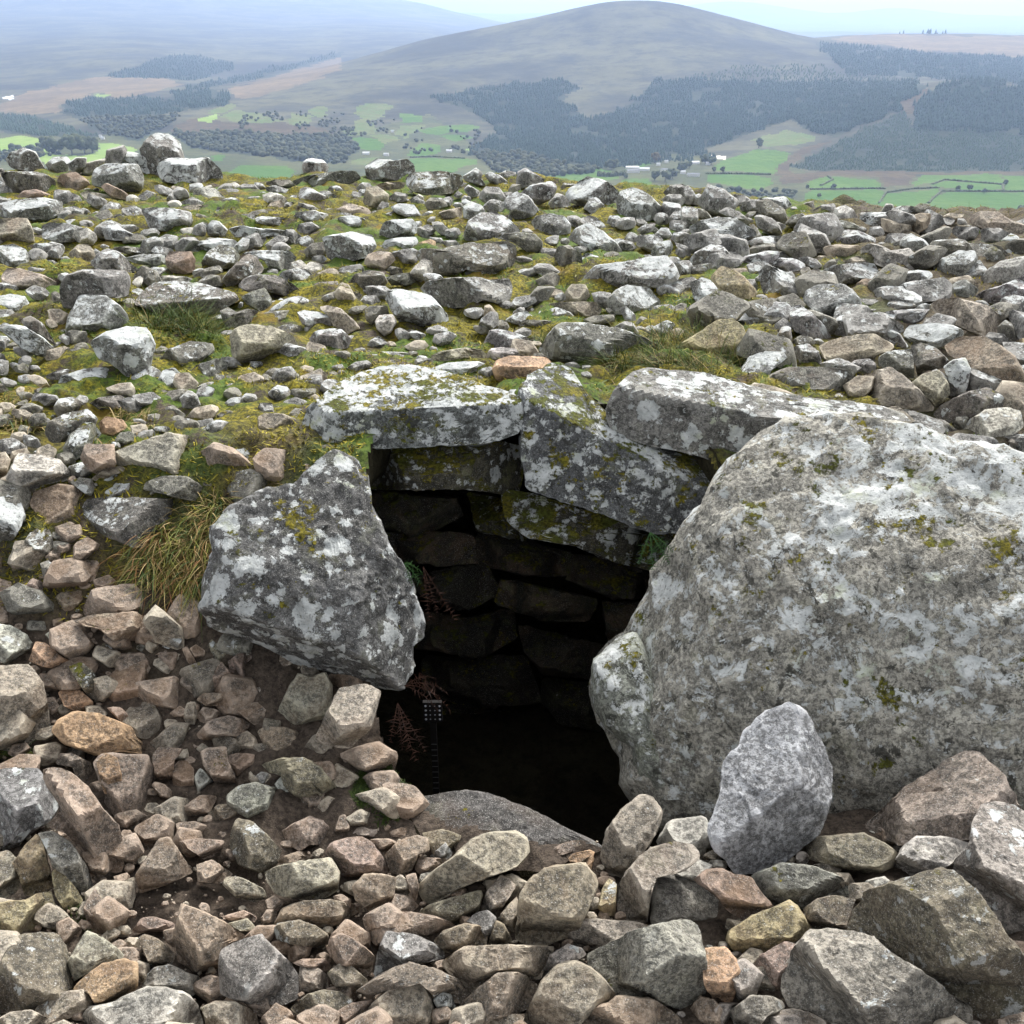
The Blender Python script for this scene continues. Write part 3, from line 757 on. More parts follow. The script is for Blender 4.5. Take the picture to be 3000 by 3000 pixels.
SURVEY['D3'] = '''
g@1.40 -190,1170 -160,900 -70,865 0,900 120,970 245,1070 250,1120 270,1194 240,1244 160,1289 60,1274 -80,1194 | brown-grey cracked stone | brown-grey cracked stone below the tip of the leaning pale blade
p 1150,950 1180,850 1250,730 1320,680 1480,680 1610,710 1600,764 1520,834 1440,874 1300,924 1180,954 | cream rounded stone | cream-coloured rounded stone in the right foreground
g 1520,850 1620,740 1650,600 1690,510 1760,480 1870,500 1960,550 1990,700 1980,1200 1932,1304 1850,1244 1740,1074 1660,964 1540,884 | spotted right-edge boulder | dark boulder dotted with white lichen cut by the right edge
d 915,1220 960,1090 1040,1000 1180,950 1380,890 1460,860 1560,900 1670,1000 1740,1100 1820,1230 1932,1374 1990,1504 1990,1750 1700,1750 1500,1564 1400,1484 1200,1334 1080,1264 | huge dark corner boulder | huge smooth dark grey boulder in the lower right corner
g 555,1550 570,1430 640,1310 740,1215 850,1210 1080,1260 1200,1360 1380,1470 1510,1580 1640,1640 1640,1739 1600,1790 900,1790 740,1664 600,1644 | speckled bottom boulder | large speckled blue-grey boulder at the bottom right
d 640,780 740,680 880,670 1020,660 1130,710 1220,770 1190,854 1080,904 980,914 860,854 700,794 | brown shadowed stone | brown shadowed stone under the right tip of the leaning pale blade
g 390,900 560,825 740,850 880,900 955,960 950,1014 830,1024 700,1084 530,1084 450,1004
b 60,930 120,870 220,855 280,890 390,910 450,1004 520,1074 420,1134 350,1154 260,1104 180,1004
y 245,1260 270,1200 400,1130 600,1040 650,1070 730,1210 620,1284 490,1324 390,1344 280,1324 | yellowish snub stone | yellowish snub-nosed stone in the right foreground
d 680,1090 760,1030 860,1010 980,1030 950,1110 920,1224 800,1214 740,1204
b 385,1440 440,1350 580,1270 670,1290 610,1374 560,1504 540,1564 440,1524
o 110,1400 120,1310 240,1300 300,1370 330,1440 290,1594 260,1644 180,1604 120,1524 | cream-orange lump | upright cream and orange lump of stone, bottom right of centre
g 260,1670 380,1580 500,1580 570,1610 580,1654 480,1694 430,1764 300,1764
t 440,1739 500,1670 620,1650 740,1680 840,1739 840,1790 440,1790
b 20,1680 100,1580 180,1600 260,1690 240,1764 60,1764
t 1880,370 1932,330 1990,400 1980,504 1932,494
'''
SURVEY['F'] = '''
W@2.72 575,815 590,770 640,725 700,697 770,688 840,702 920,730 972,748 982,790 962,818 900,836 800,838 700,843 605,840 | left capstone | white-crusted capstone with yellow moss forming the left lintel of the dark entrance
W@2.60 987,740 1000,712 1040,684 1075,690 1110,745 1150,785 1180,830 1260,840 1375,880 1360,925 1320,1000 1230,1000 1150,968 1060,940 1000,920 990,850 | middle slab | upright lichen-covered slab standing over the middle of the dark entrance
V@2.66 1150,775 1165,740 1195,705 1225,695 1330,705 1450,740 1560,755 1660,765 1715,785 1710,805 1600,800 1500,810 1430,840 1385,880 1300,850 1220,835 1160,815 | right lintel slab | thick grey slab with white blotches lying over the middle slab, ending behind the great boulder
G@1.72 1380,890 1440,832 1530,800 1620,795 1720,818 1790,848 1880,855 1990,900 2050,1100 2050,1450 1990,1550 1750,1565 1550,1575 1330,1570 1260,1545 1200,1480 1190,1410 1140,1370 1118,1320 1120,1250 1160,1210 1200,1190 1210,1160 1260,1070 1320,990 1350,930 | great boulder | huge pale lichen-covered boulder filling the right side of the entrance
L@2.03 410,1050 413,1000 446,964 507,934 555,927 600,880 640,858 675,880 690,910 695,970 730,1040 770,1100 795,1170 790,1200 770,1215 768,1260 745,1290 650,1285 560,1245 500,1215 400,1180 392,1140 | left entrance boulder | large grey boulder with a white peak forming the left side of the entrance
P@1.50 1365,1440 1395,1410 1400,1385 1440,1345 1490,1327 1520,1345 1545,1390 1570,1450 1565,1510 1545,1570 1490,1620 1430,1645 1390,1650 1345,1590 1340,1560 1360,1500 | leaning pale blade | pale grey blade of granite leaning upright against the great boulder
t@1.53 1625,1560 1720,1480 1820,1415 1845,1420 1890,1460 1932,1540 1932,1560 1830,1580 1700,1592 | tan triangle slab | tan triangular slab leaning on the great boulder's right foot
t@1.80 595,1390 640,1300 690,1290 720,1305 700,1370 660,1412 615,1407 | moss-topped brown block | brown block with a mossy top beside the left wall of the entrance
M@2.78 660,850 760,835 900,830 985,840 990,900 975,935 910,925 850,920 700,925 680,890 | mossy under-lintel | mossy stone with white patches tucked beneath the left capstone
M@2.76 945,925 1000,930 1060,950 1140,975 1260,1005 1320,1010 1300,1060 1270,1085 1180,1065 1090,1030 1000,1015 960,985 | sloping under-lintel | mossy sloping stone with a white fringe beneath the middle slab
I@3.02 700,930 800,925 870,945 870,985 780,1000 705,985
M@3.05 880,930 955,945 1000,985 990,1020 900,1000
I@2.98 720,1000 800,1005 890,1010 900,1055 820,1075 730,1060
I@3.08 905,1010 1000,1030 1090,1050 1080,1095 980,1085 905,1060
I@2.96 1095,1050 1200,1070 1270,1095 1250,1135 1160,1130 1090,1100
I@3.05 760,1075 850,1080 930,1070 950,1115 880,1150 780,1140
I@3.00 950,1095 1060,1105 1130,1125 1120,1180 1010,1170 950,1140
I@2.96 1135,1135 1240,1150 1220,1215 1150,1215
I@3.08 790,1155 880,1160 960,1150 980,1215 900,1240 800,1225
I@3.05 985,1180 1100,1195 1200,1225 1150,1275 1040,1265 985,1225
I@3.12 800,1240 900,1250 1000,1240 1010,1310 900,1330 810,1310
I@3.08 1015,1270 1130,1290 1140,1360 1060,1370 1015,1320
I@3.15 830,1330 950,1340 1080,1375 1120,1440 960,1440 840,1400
K@1.83 1118,1320 1120,1250 1160,1210 1200,1190 1225,1240 1250,1310 1300,1420 1330,1500 1330,1575 1260,1550 1200,1480 1190,1410 1140,1370 | lobe | lobe
'''
# ------------------------------------------------------------------ material: granite
def stone_material():
    g = NB('weathered_granite')
    oc = g.n('ShaderNodeTexCoord').outputs['Object']
    oi = g.n('ShaderNodeObjectInfo')
    rnd = oi.outputs['Random']
    off = g.n('ShaderNodeCombineXYZ', {0: g.math('MULTIPLY', rnd, 37.0), 1: g.math('MULTIPLY', rnd, 91.0), 2: g.math('MULTIPLY', rnd, 53.0)})
    tc = g.n('ShaderNodeVectorMath', {0: oc, 1: off.outputs[0]}, operation='ADD').outputs[0]
    base = oi.outputs['Color']
    lich = g.attr('lichen'); moss = g.attr('moss'); rust = g.attr('rust'); blob = g.attr('blotch')
    nz = g.n('ShaderNodeSeparateXYZ', {0: g.n('ShaderNodeNewGeometry').outputs['Normal']}).outputs[2]
    up = g.ramp(nz, -.4, .8)
    n_big = g.noise(tc, 6, 4, .6)
    n_mid = g.noise(tc, 26, 5, .65)
    n_fine = g.noise(tc, 95, 5, .7)
    n_grit = g.noise(tc, 330, 3, .75)
    # grey granite: mottled, with light and dark mineral grains
    dark = g.n('ShaderNodeVectorMath', {0: base, 'Scale': .50}, operation='SCALE').outputs[0]
    pale = g.n('ShaderNodeVectorMath', {0: base, 'Scale': 1.50}, operation='SCALE').outputs[0]
    c = g.mix(g.ramp(n_big, .34, .66), dark, base)
    c = g.mix(g.math('MULTIPLY', g.ramp(n_mid, .46, .62), .6), c, pale)
    c = g.mix(g.math('MULTIPLY', g.ramp(n_fine, .56, .44), .62), c, (.020, .020, .019))
    c = g.mix(g.math('MULTIPLY', g.ramp(n_grit, .57, .66), .55), c, (.56, .55, .52))
    c = g.mix(g.math('MULTIPLY', g.ramp(n_grit, .43, .34), .65), c, (.022, .021, .02))
    # iron staining
    rm = g.math('MULTIPLY', g.ramp(g.noise(tc, 7.5, 5, .6, .4), .44, .62), rust)
    c = g.mix(g.math('MULTIPLY', rm, .75), c, g.mix(n_fine, (.16, .098, .056), (.33, .22, .14)))
    # arrises worn paler than the faces
    pt = g.n('ShaderNodeNewGeometry').outputs['Pointiness']
    c = g.mix(g.math('MULTIPLY', g.ramp(pt, .51, .57), .45), c, g.n('ShaderNodeVectorMath', {0: base, 'Scale': 1.9}, operation='SCALE').outputs[0])
    # small green-grey film
    c = g.mix(g.math('MULTIPLY', g.ramp(g.noise(tc, 13, 4, .7), .52, .66), g.math('MULTIPLY', moss, .55)), c, (.12, .13, .055))
    # black crust
    bl = g.math('MULTIPLY', g.ramp(g.noise(tc, 17, 7, .72, .6), .57, .60), g.ramp(g.math('ADD', lich, g.math('MULTIPLY', moss, .6)), .1, .5))
    c = g.mix(g.math('MULTIPLY', bl, .8), c, (.028, .028, .024))
    # white crust: ragged field plus round rosettes
    fld = g.math('ADD', g.math('MULTIPLY', g.noise(tc, 13, 10, .78, .6), .75), g.math('MULTIPLY', g.noise(tc, 48, 6, .75), .25))
    thr = g.math('SUBTRACT', .74, g.math('MULTIPLY', lich, .34))
    thr = g.math('SUBTRACT', thr, g.math('MULTIPLY', g.math('SUBTRACT', up, .6), .17))
    thr = g.math('ADD', thr, g.math('MULTIPLY', g.math('SUBTRACT', g.noise(tc, 3.2, 3), .5), .34))
    wm = g.ramp(g.math('SUBTRACT', fld, thr), -.004, .012)
    wv = g.n('ShaderNodeVectorMath', {0: tc, 1: g.n('ShaderNodeVectorMath', {0: g.n('ShaderNodeTexNoise', {'Vector': tc, 'Scale': 60, 'Detail': 6, 'Roughness': .7}).outputs['Color'], 'Scale': .055}, operation='SCALE').outputs[0]}, operation='ADD').outputs[0]
    def rosettes(scale, size):
        vo = g.n('ShaderNodeTexVoronoi', {'Vector': wv, 'Scale': scale, 'Randomness': 1.0})
        rr = g.n('ShaderNodeSeparateColor', {0: vo.outputs['Color']}).outputs[0]
        lim = g.math('MULTIPLY', g.ramp(rr, .45, 1.0, 0, 1, False), size)
        lim = g.math('MULTIPLY', lim, g.ramp(blob, 0, 1, .25, 1.15))
        return g.ramp(g.math('SUBTRACT', lim, vo.outputs['Distance']), -.02, .03)
    ro = g.math('MAXIMUM', rosettes(15, .55), rosettes(38, .62))
    ro = g.math('MULTIPLY', ro, g.ramp(lich, .06, .22))
    wm = g.math('MAXIMUM', wm, ro)
    wm = g.math('MULTIPLY', wm, g.ramp(g.math('ADD', n_fine, g.math('MULTIPLY', n_grit, .5)), .55, .68, .25, 1))
    wc = g.mix(g.ramp(n_mid, .35, .65), (.36, .38, .37), (.58, .60, .59))
    wc = g.mix(g.math('MULTIPLY', g.ramp(g.noise(tc, 9, 5, .7), .55, .7), g.math('ADD', .25, g.math('MULTIPLY', moss, .7))), wc, (.34, .37, .20))
    c = g.mix(g.math('MULTIPLY', wm, .93), c, wc)
    # moss cushions on upward faces
    mf = g.math('ADD', g.math('ADD', g.math('MULTIPLY', g.noise(tc, 10, 8, .75), .7), g.math('MULTIPLY', g.noise(tc, 45, 4, .7), .3)), g.math('MULTIPLY', up, .17))
    mm = g.math('MULTIPLY', g.ramp(g.math('ADD', mf, g.math('MULTIPLY', moss, .20)), .80, .84), g.ramp(moss, .05, .2))
    mc = g.mix(g.ramp(n_fine, .35, .65), (.035, .034, .006), g.mix(g.ramp(n_big, .4, .6), (.22, .185, .018), (.090, .105, .016)))
    c = g.mix(mm, c, mc)
    g.set(g.b.inputs['Base Color'], c)
    h = g.math('ADD', g.math('MULTIPLY', n_mid, .9), g.math('ADD', g.math('MULTIPLY', n_fine, .55), g.math('MULTIPLY', n_grit, .16)))
    h = g.math('ADD', h, g.math('MULTIPLY', wm, .14))
    h = g.math('ADD', h, g.math('MULTIPLY', mm, .5))
    bp = g.n('ShaderNodeBump', {'Height': h, 'Strength': .75, 'Distance': .012})
    g.set(g.b.inputs['Normal'], bp.outputs[0])
    return g.m


M_STONE = stone_material()

#        colour            lichen moss rust blotch
TONES = {
    'g': ((.245, .240, .225), .52, .14, .04, .45),
    'w': ((.228, .224, .208), .74, .16, .02, .6),
    'd': ((.175, .168, .142), .34, .32, .08, .3),
    'b': ((.260, .208, .163), .02, .06, .55, .0),
    't': ((.315, .280, .222), .08, .10, .26, .1),
    'o': ((.385, .262, .165), .02, .05, .65, .0),
    'p': ((.410, .395, .350), .30, .08, .10, .3),
    'y': ((.310, .262, .160), .15, .20, .42, .1),
    'W': ((.145, .150, .147), .68, .80, .00, .7),
    'V': ((.235, .240, .228), .48, .25, .00, 1.0),
    'G': ((.345, .355, .290), .58, .40, .03, .3),
    'S': ((.105, .098, .094), .03, .10, .10, .0),
    'K': ((.290, .296, .256), .22, .40, .03, .3),
    'L': ((.165, .170, .160), .27, .30, .00, 1.3),
    'P': ((.375, .392, .395), .12, .03, .03, .0),
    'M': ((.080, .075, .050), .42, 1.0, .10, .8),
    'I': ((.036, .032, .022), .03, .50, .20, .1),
}

# ------------------------------------------------------------------ unit spheres
ICO = {}
for lv in (1, 2, 3, 4, 5, 6):
    bm = bmesh.new()
    bmesh.ops.create_icosphere(bm, subdivisions=lv, radius=1.0)
    ICO[lv] = (np.array([v.co[:] for v in bm.verts]), np.array([[v.index for v in f.verts] for f in bm.faces]))
    bm.free()


def radial(poly):
    """distance from the outline's centre to its edge, by angle"""
    n = 360
    th = np.arange(n) * 2 * np.pi / n
    dx, dy = np.cos(th), np.sin(th)
    R = np.zeros(n)
    P = poly; Q = np.roll(poly, -1, 0)
    for (x1, y1), (x2, y2) in zip(P, Q):
        ex, ey = x2 - x1, y2 - y1
        den = dx * ey - dy * ex
        den = np.where(np.abs(den) < 1e-12, 1e-12, den)
        t = (x1 * ey - y1 * ex) / den
        s = (x1 * dy - y1 * dx) / den
        ok = (t > 0) & (s >= -1e-6) & (s <= 1 + 1e-6)
        R = np.where(ok, np.maximum(R, t), R)
    R = np.where(R <= 0, R[R > 0].mean() if (R > 0).any() else 1, R)
    k = np.array([.3, 1, 3, 1, .3], float); k /= k.sum()
    R = sum(np.roll(R, i - 2) * k[i] for i in range(5))
    return R


def area_centroid(p):
    x, y = p[:, 0], p[:, 1]; x2, y2 = np.roll(x, -1), np.roll(y, -1)
    c = x * y2 - x2 * y; A = c.sum() / 2
    return abs(A), np.array([((x + x2) * c).sum() / (6 * A), ((y + y2) * c).sum() / (6 * A)])


def facet_planes(r, rt, up, fw, sx, sy, D):
    """broken faces of an angular stone in the viewer's frame: (normal, point in half-sizes, height)"""
    back = fw * [1, 1, 0]; back = back / np.linalg.norm(back)
    def view(n):
        n = np.array([n @ rt, n @ up, -(n @ fw)]); n /= np.linalg.norm(n)
        n[2] = max(n[2], .2)
        return n / np.linalg.norm(n)
    z = np.array([0, 0, 1.0])
    side = rt * r.normal(0, .22)
    tn = view(z - back * r.uniform(.05, .6) + side)
    fn = view(-back + z * r.uniform(-.15, .35) + rt * r.normal(0, .35))
    h = r.uniform(.78, .95)
    run = 1.25 * D * tn[2] / max(tn[1], .2) / sy
    v0 = float(np.clip(1 - run * r.uniform(.7, 1.25), -.25, .8))
    u0 = r.uniform(-.3, .3)
    pl = [(tn, (u0, v0), h), (fn, (u0, v0), h)]
    for sg in (-1, 1):
        if r.random() < .8:
            n = view(-back * r.uniform(.3, .8) + rt * sg * r.uniform(.7, 1.2) + z * r.uniform(-.1, .5))
            pl.append((n, (sg * r.uniform(.15, .7), v0 * r.random()), h * r.uniform(.85, 1)))
    if r.random() < .7:
        n = view(-back * .8 - z * r.uniform(.5, 1.1) + rt * r.normal(0, .4))
        pl.append((n, (0, r.uniform(-.75, -.2)), h))
    for _ in range(int(r.integers(1, 4))):
        t = r.uniform(0, 2 * np.pi)
        n = np.array([math.cos(t), math.sin(t), r.uniform(.5, 1.0)]); n /= np.linalg.norm(n)
        pl.append((n, (math.cos(t) * .62, math.sin(t) * .62), h * r.uniform(.75, .95)))
    return pl


def rock(poly_px, level, seed, dist_y=None, thick=None, rough=1.0, planes=None, boxy=9.0, soft=.02):
    """solid stone whose outline, seen from the photographer's place, is the surveyed one"""
    r = np.random.default_rng(seed)
    _, cpx = area_centroid(poly_px)
    lowest = poly_px[poly_px[:, 1] >= poly_px[:, 1].max() - .12 * np.ptp(poly_px[:, 1])].mean(0)
    lowest[1] = poly_px[:, 1].max()
    if dist_y is None:
        base = hit_ground(*lowest)
    else:
        rr = ray(*lowest); base = CAM + rr * (dist_y / rr[1])
    s0 = np.linalg.norm(base - CAM)
    fw = ray(*cpx)
    rt = np.cross(fw, [0, 0, 1.0]); rt /= np.linalg.norm(rt)
    up = np.cross(rt, fw)
    # size first, to know how far behind its foot the middle of the stone is
    def on_plane(s):
        rr = ray(poly_px[:, 0], poly_px[:, 1])
        pts = CAM + rr * (s / (rr @ fw))[:, None]
        q = pts - (CAM + fw * s)
        return np.stack([q @ rt, q @ up], -1)
    pl = on_plane(s0)
    ext = np.ptp(pl, axis=0)
    D = (thick if thick else .52 * min(ext) ** .75 * max(ext) ** .25 * r.uniform(.85, 1.1))
    s = s0 + .30 * D
    pl = on_plane(s)
    R = radial(pl)
    sx, sy = np.ptp(pl[:, 0]) / 2, np.ptp(pl[:, 1]) / 2
    S = math.sqrt(sx * sy)
    sv, sf = ICO[level]
    a, b, c = sv[:, 0], sv[:, 1], sv[:, 2]
    th = np.arctan2(b, a) % (2 * np.pi)
    phi = np.arccos(np.clip(c, -1, 1))
    f1, f2 = 1.80, 2.25                                  # front cap, then the flank, then the back
    rad = np.where(phi < f1, phi / f1, np.where(phi < f2, 1.0, (np.pi - phi) / (np.pi - f2)))
    Rt = np.interp(th, np.arange(361) * 2 * np.pi / 360, np.append(R, R[0])) * rad
    X, Y = Rt * np.cos(th), Rt * np.sin(th)
    cap = (1 - np.minimum(rad, 1) ** boxy) ** (1 / boxy)
    C = np.where(phi < f1, D * (.12 + .88 * cap), np.where(phi < f2, D * (.12 - (phi - f1) / (f2 - f1) * .7), -D * (.58 + .42 * (1 - rad ** 3))))
    fr = phi < f1
    for (n, q, h) in (planes if planes is not None else facet_planes(r, rt, up, fw, sx, sy, D)):
        n = np.array(n); n = n / np.linalg.norm(n)
        lim = D * h - (n[0] * (X - q[0] * sx) + n[1] * (Y - q[1] * sy)) / n[2]
        lim = np.maximum(lim, -.55 * D)
        # soft minimum keeps the arrises slightly worn
        kk = soft * S
        m = np.minimum(C, lim); hh = np.maximum(kk - np.abs(C - lim), 0) / kk
        C = np.minimum(C, m - hh * hh * kk * .25 * fr)
    # stand it on its front foot
    foot = fr & (Y < -.7 * sy) & (rad > .75)
    s_new = s0 + (float(np.mean(C[foot])) if foot.any() else 0) - .06 * D
    X, Y = X * (s_new / s), Y * (s_new / s)
    s = s_new
    # the worn rim lies behind the middle plane: size the stone up so that its outline keeps the surveyed width
    rim = (rad > .97) & (phi < f2)
    grow = float(np.clip((s - np.mean(C[rim])) / s, .9, 1.25))
    X, Y = X * grow, Y * grow
    p = np.stack([X, Y, C], -1)
    dirn = np.stack([X / sx, Y / sy, C / D], -1)
    dirn /= np.maximum(np.linalg.norm(dirn, axis=1, keepdims=True), 1e-6)
    o = r.uniform(0, 50, 3)
    q = p / S
    warp = .25 * np.stack([noise3(q * 1.7 + o + 9, seed), noise3(q * 1.7 + o + 31, seed), noise3(q * 1.7 + o + 57, seed)], -1)
    q = q + warp
    n1 = fbm(q * 1.7 + o, 3, seed & 255)
    rid = 1 - np.abs(fbm(q * 3.1 + o + 7, 3, (seed + 5) & 255)) * 1.6
    n2 = fbm(q * 9 + o, 3, (seed + 9) & 255, .55)
    n3 = fbm(q * 26 + o, 2, (seed + 3) & 255, .6) if level >= 5 else 0
    # bedding: flakes parallel to one direction
    ax = r.normal(size=3); ax /= np.linalg.norm(ax)
    lay = q @ ax * 4.5 + .6 * n1
    st = lay - np.floor(lay); st = smooth(0, .35, st) - st
    disp = S * rough * (.020 * n1 + .022 * rid + .018 * n2 + .009 * n3 + .020 * st)
    p = p + dirn * disp[:, None]
    W = CAM + fw * s + p[:, :1] * rt + p[:, 1:2] * up - p[:, 2:] * fw
    org = W.mean(0); org[2] = W[:, 2].min()
    return W, sf, org, S


def near_px(poly, other):
    return np.linalg.norm(poly - other)


FRAMES = {'A1': (0, 0), 'A2': (1000, 0), 'A3': (2000, 0), 'B1': (0, 600), 'B2': (1000, 600), 'B3': (2000, 600),
          'C1': (0, 1300), 'D1': (0, 2100), 'D2': (1000, 2100), 'D3': (2000, 2100), 'F': (0, 0)}
STONES = []
for fr, txt in SURVEY.items():
    ox, oy = FRAMES[fr]; sc = 3000 / 1932 if fr == 'F' else 1 / 1.932
    for ln in txt.strip().splitlines():
        bits = [x.strip() for x in ln.split('|')]
        head, *pts = bits[0].split()
        tone, _, dy = head.partition('@')
        poly = np.array([[float(v) for v in p.split(',')] for p in pts]) * sc + (ox, oy)
        if tone == 'I': poly = poly + np.random.default_rng(int(poly.sum())).normal(0, 13, poly.shape)
        A, c = area_centroid(poly)
        STONES.append(dict(tone=tone, poly=poly, A=A, c=c, dy=float(dy) if dy else None, far=fr[0] == 'A',
                           short=bits[1] if len(bits) > 1 else None, label=bits[2] if len(bits) > 2 else None))
order = sorted(range(len(STONES)), key=lambda i: -STONES[i]['A'] - (1e9 if STONES[i]['short'] else 0))
N_SINGLE = 340
for s in STONES:                                   # stones on the brow: reach down to the ground they stand on
    ym = s['poly'][:, 1].max(); sy_, yb_ = skyline(s['c'][0])
    if ym < sy_ + 6:
        low = s['poly'][:, 1] > ym - .3 * np.ptp(s['poly'][:, 1])
        s['poly'][low, 1] += sy_ + 12 - ym
        s['dy'] = yb_
for k, i in enumerate(order): STONES[i]['single'] = k < N_SINGLE
# ------------------------------------------------------------------ what each stone is called
TWORD = {'g': 'grey lichen-spotted', 'w': 'white-crusted', 'd': 'dark grey', 'b': 'reddish brown', 't': 'tan',
         'o': 'orange-brown', 'p': 'pale grey', 'y': 'ochre', 'I': 'shadowed mossy', 'M': 'mossy', 'S': 'dark'}
CATS = {'g': 'stone', 'w': 'stone'}


def shape_word(s):
    w, h = np.ptp(s['poly'][:, 0]), np.ptp(s['poly'][:, 1])
    fill = s['A'] / (w * h)
    if w > 2.3 * h: return 'long flat'
    if w > 1.7 * h: return 'low flat'
    if h > 1.35 * w: return 'upright'
    if fill < .60: return 'pointed'
    if fill > .78: return 'blocky'
    return 'rounded'


def size_word(s):
    q = math.sqrt(s['A'])
    return 'small' if q < 62 else ('medium-sized' if q < 130 else 'large')


LM = [s for s in STONES if s['short'] and s['short'] != 'lobe']


def relation(s, l):
    dx, dy = s['c'] - l['c']
    if abs(dx) > 1.3 * abs(dy): return 'right of' if dx > 0 else 'left of'
    return 'below' if dy > 0 else 'above'


def gap(s, l):
    d = np.abs(s['c'] - l['c']) - (np.ptp(s['poly'], axis=0) + np.ptp(l['poly'], axis=0)) / 2
    return np.linalg.norm(np.maximum(d, 0)) + .12 * np.linalg.norm(s['c'] - l['c'])


used = {s['label'] for s in LM}
pend = [s for s in STONES if s['single'] and not s['label']]
for s in pend:
    s['desc'] = f"{size_word(s)} {TWORD[s['tone']]} {shape_word(s)} stone"
    ls = sorted((l for l in LM), key=lambda l: gap(s, l))[:4]
    s['cand'] = [f"{s['desc']} {'just ' if gap(s, l) < 60 else ''}{relation(s, l)} the {l['short']}" for l in ls[:2]]
    for l2 in ls[1:4]:
        s['cand'].append(f"{s['desc']} between the {ls[0]['short']} and the {l2['short']}")
by = {}
for s in pend: by.setdefault(s['cand'][0], []).append(s)
for lab, grp in by.items():
    if len(grp) == 1:
        grp[0]['label'] = lab; used.add(lab)
for lab, grp in by.items():
    if len(grp) == 1: continue
    left = []
    for s in grp:
        for c in s['cand'][1:]:
            if c not in used and sum(c in t['cand'] for t in pend) == 1:
                s['label'] = c; used.add(c); break
        else: left.append(s)
    ax = 0 if np.ptp([s['c'][0] for s in left] or [0]) > np.ptp([s['c'][1] for s in left] or [0]) else 1
    left.sort(key=lambda s: s['c'][ax])
    n = len(grp)
    words = {1: [''], 2: [('left', 'right'), ('upper', 'lower')][ax],
             3: [('leftmost', 'middle', 'rightmost'), ('topmost', 'middle', 'lowest')][ax]}.get(len(left))
    for k, s in enumerate(left):
        if words and len(left) > 1: s['label'] = f"{words[k]} {lab}"
        elif len(left) == 1: s['label'] = f"nearest {lab}" if lab in used else lab
        else: s['label'] = f"{['first', 'second', 'third', 'fourth', 'fifth', 'sixth', 'seventh'][k]} {lab} counting {('from the left', 'from the top')[ax]}"
        used.add(s['label'])

# ------------------------------------------------------------------ build the surveyed stones
# hand-set broken faces for the big entrance stones: (normal right/up/out), (where, in half-sizes), height
HERO = {
    'lobe': dict(thick=.17, rough=.7, level=5, boxy=2.4, soft=.1, planes=[((.1, .1, 1), (0, 0), .95)]),
    'great boulder': dict(thick=.30, rough=.75, level=6, boxy=3.0, soft=.10, planes=[((-.05, .42, .88), (0, .25), .97), ((.04, -.12, 1), (0, .0), .97), ((-.75, .1, .65), (-.62, 0), .85)]),
    'left entrance boulder': dict(thick=.26, rough=.8, level=6, boxy=5.0, soft=.05, planes=[((.12, .38, .9), (0, .1), .93), ((-.43, -.83, .36), (-.1, -.46), .9), ((.75, -.1, .65), (.5, -.2), .85), ((.5, .5, .7), (.3, .5), .88)]),
    'left capstone': dict(thick=.20, rough=.7, level=6, planes=[((0, .85, .5), (0, .05), .85), ((.02, -.12, 1), (0, 0), .85), ((-.7, .1, .7), (-.75, 0), .8)]),
    'middle slab': dict(thick=.22, rough=.6, level=6, planes=[((.35, .8, .55), (.0, .25), .8), ((-.08, -.1, 1), (0, 0), .85), ((-.9, 0, .5), (-.8, 0), .8)]),
    'right lintel slab': dict(thick=.22, rough=.5, level=5, planes=[((.1, .9, .45), (0, .12), .8), ((-.05, -.25, .95), (0, .1), .8), ((-.8, .2, .6), (-.75, 0), .8)]),
    'leaning pale blade': dict(thick=.10, rough=.8, level=5, planes=[((-.25, .25, .95), (.0, .0), .9), ((.55, -.45, .75), (.05, -.15), .9), ((.8, .3, .6), (.4, .3), .85)]),
    'entrance floor slab': dict(thick=.10, rough=.6, level=5, planes=[((0, .55, .8), (0, 0), .9)]),
    'flat table slab': dict(thick=.18, rough=.8, level=5, planes=[((0, .9, .4), (0, -.1), .8), ((0, -.35, .9), (0, -.2), .8)]),
    'mossy under-lintel': dict(thick=.14, rough=.9, level=5),
    'sloping under-lintel': dict(thick=.14, rough=.9, level=5),
}
def sharpen(o, deg=24):
    o.data.set_sharp_from_angle(angle=math.radians(deg))


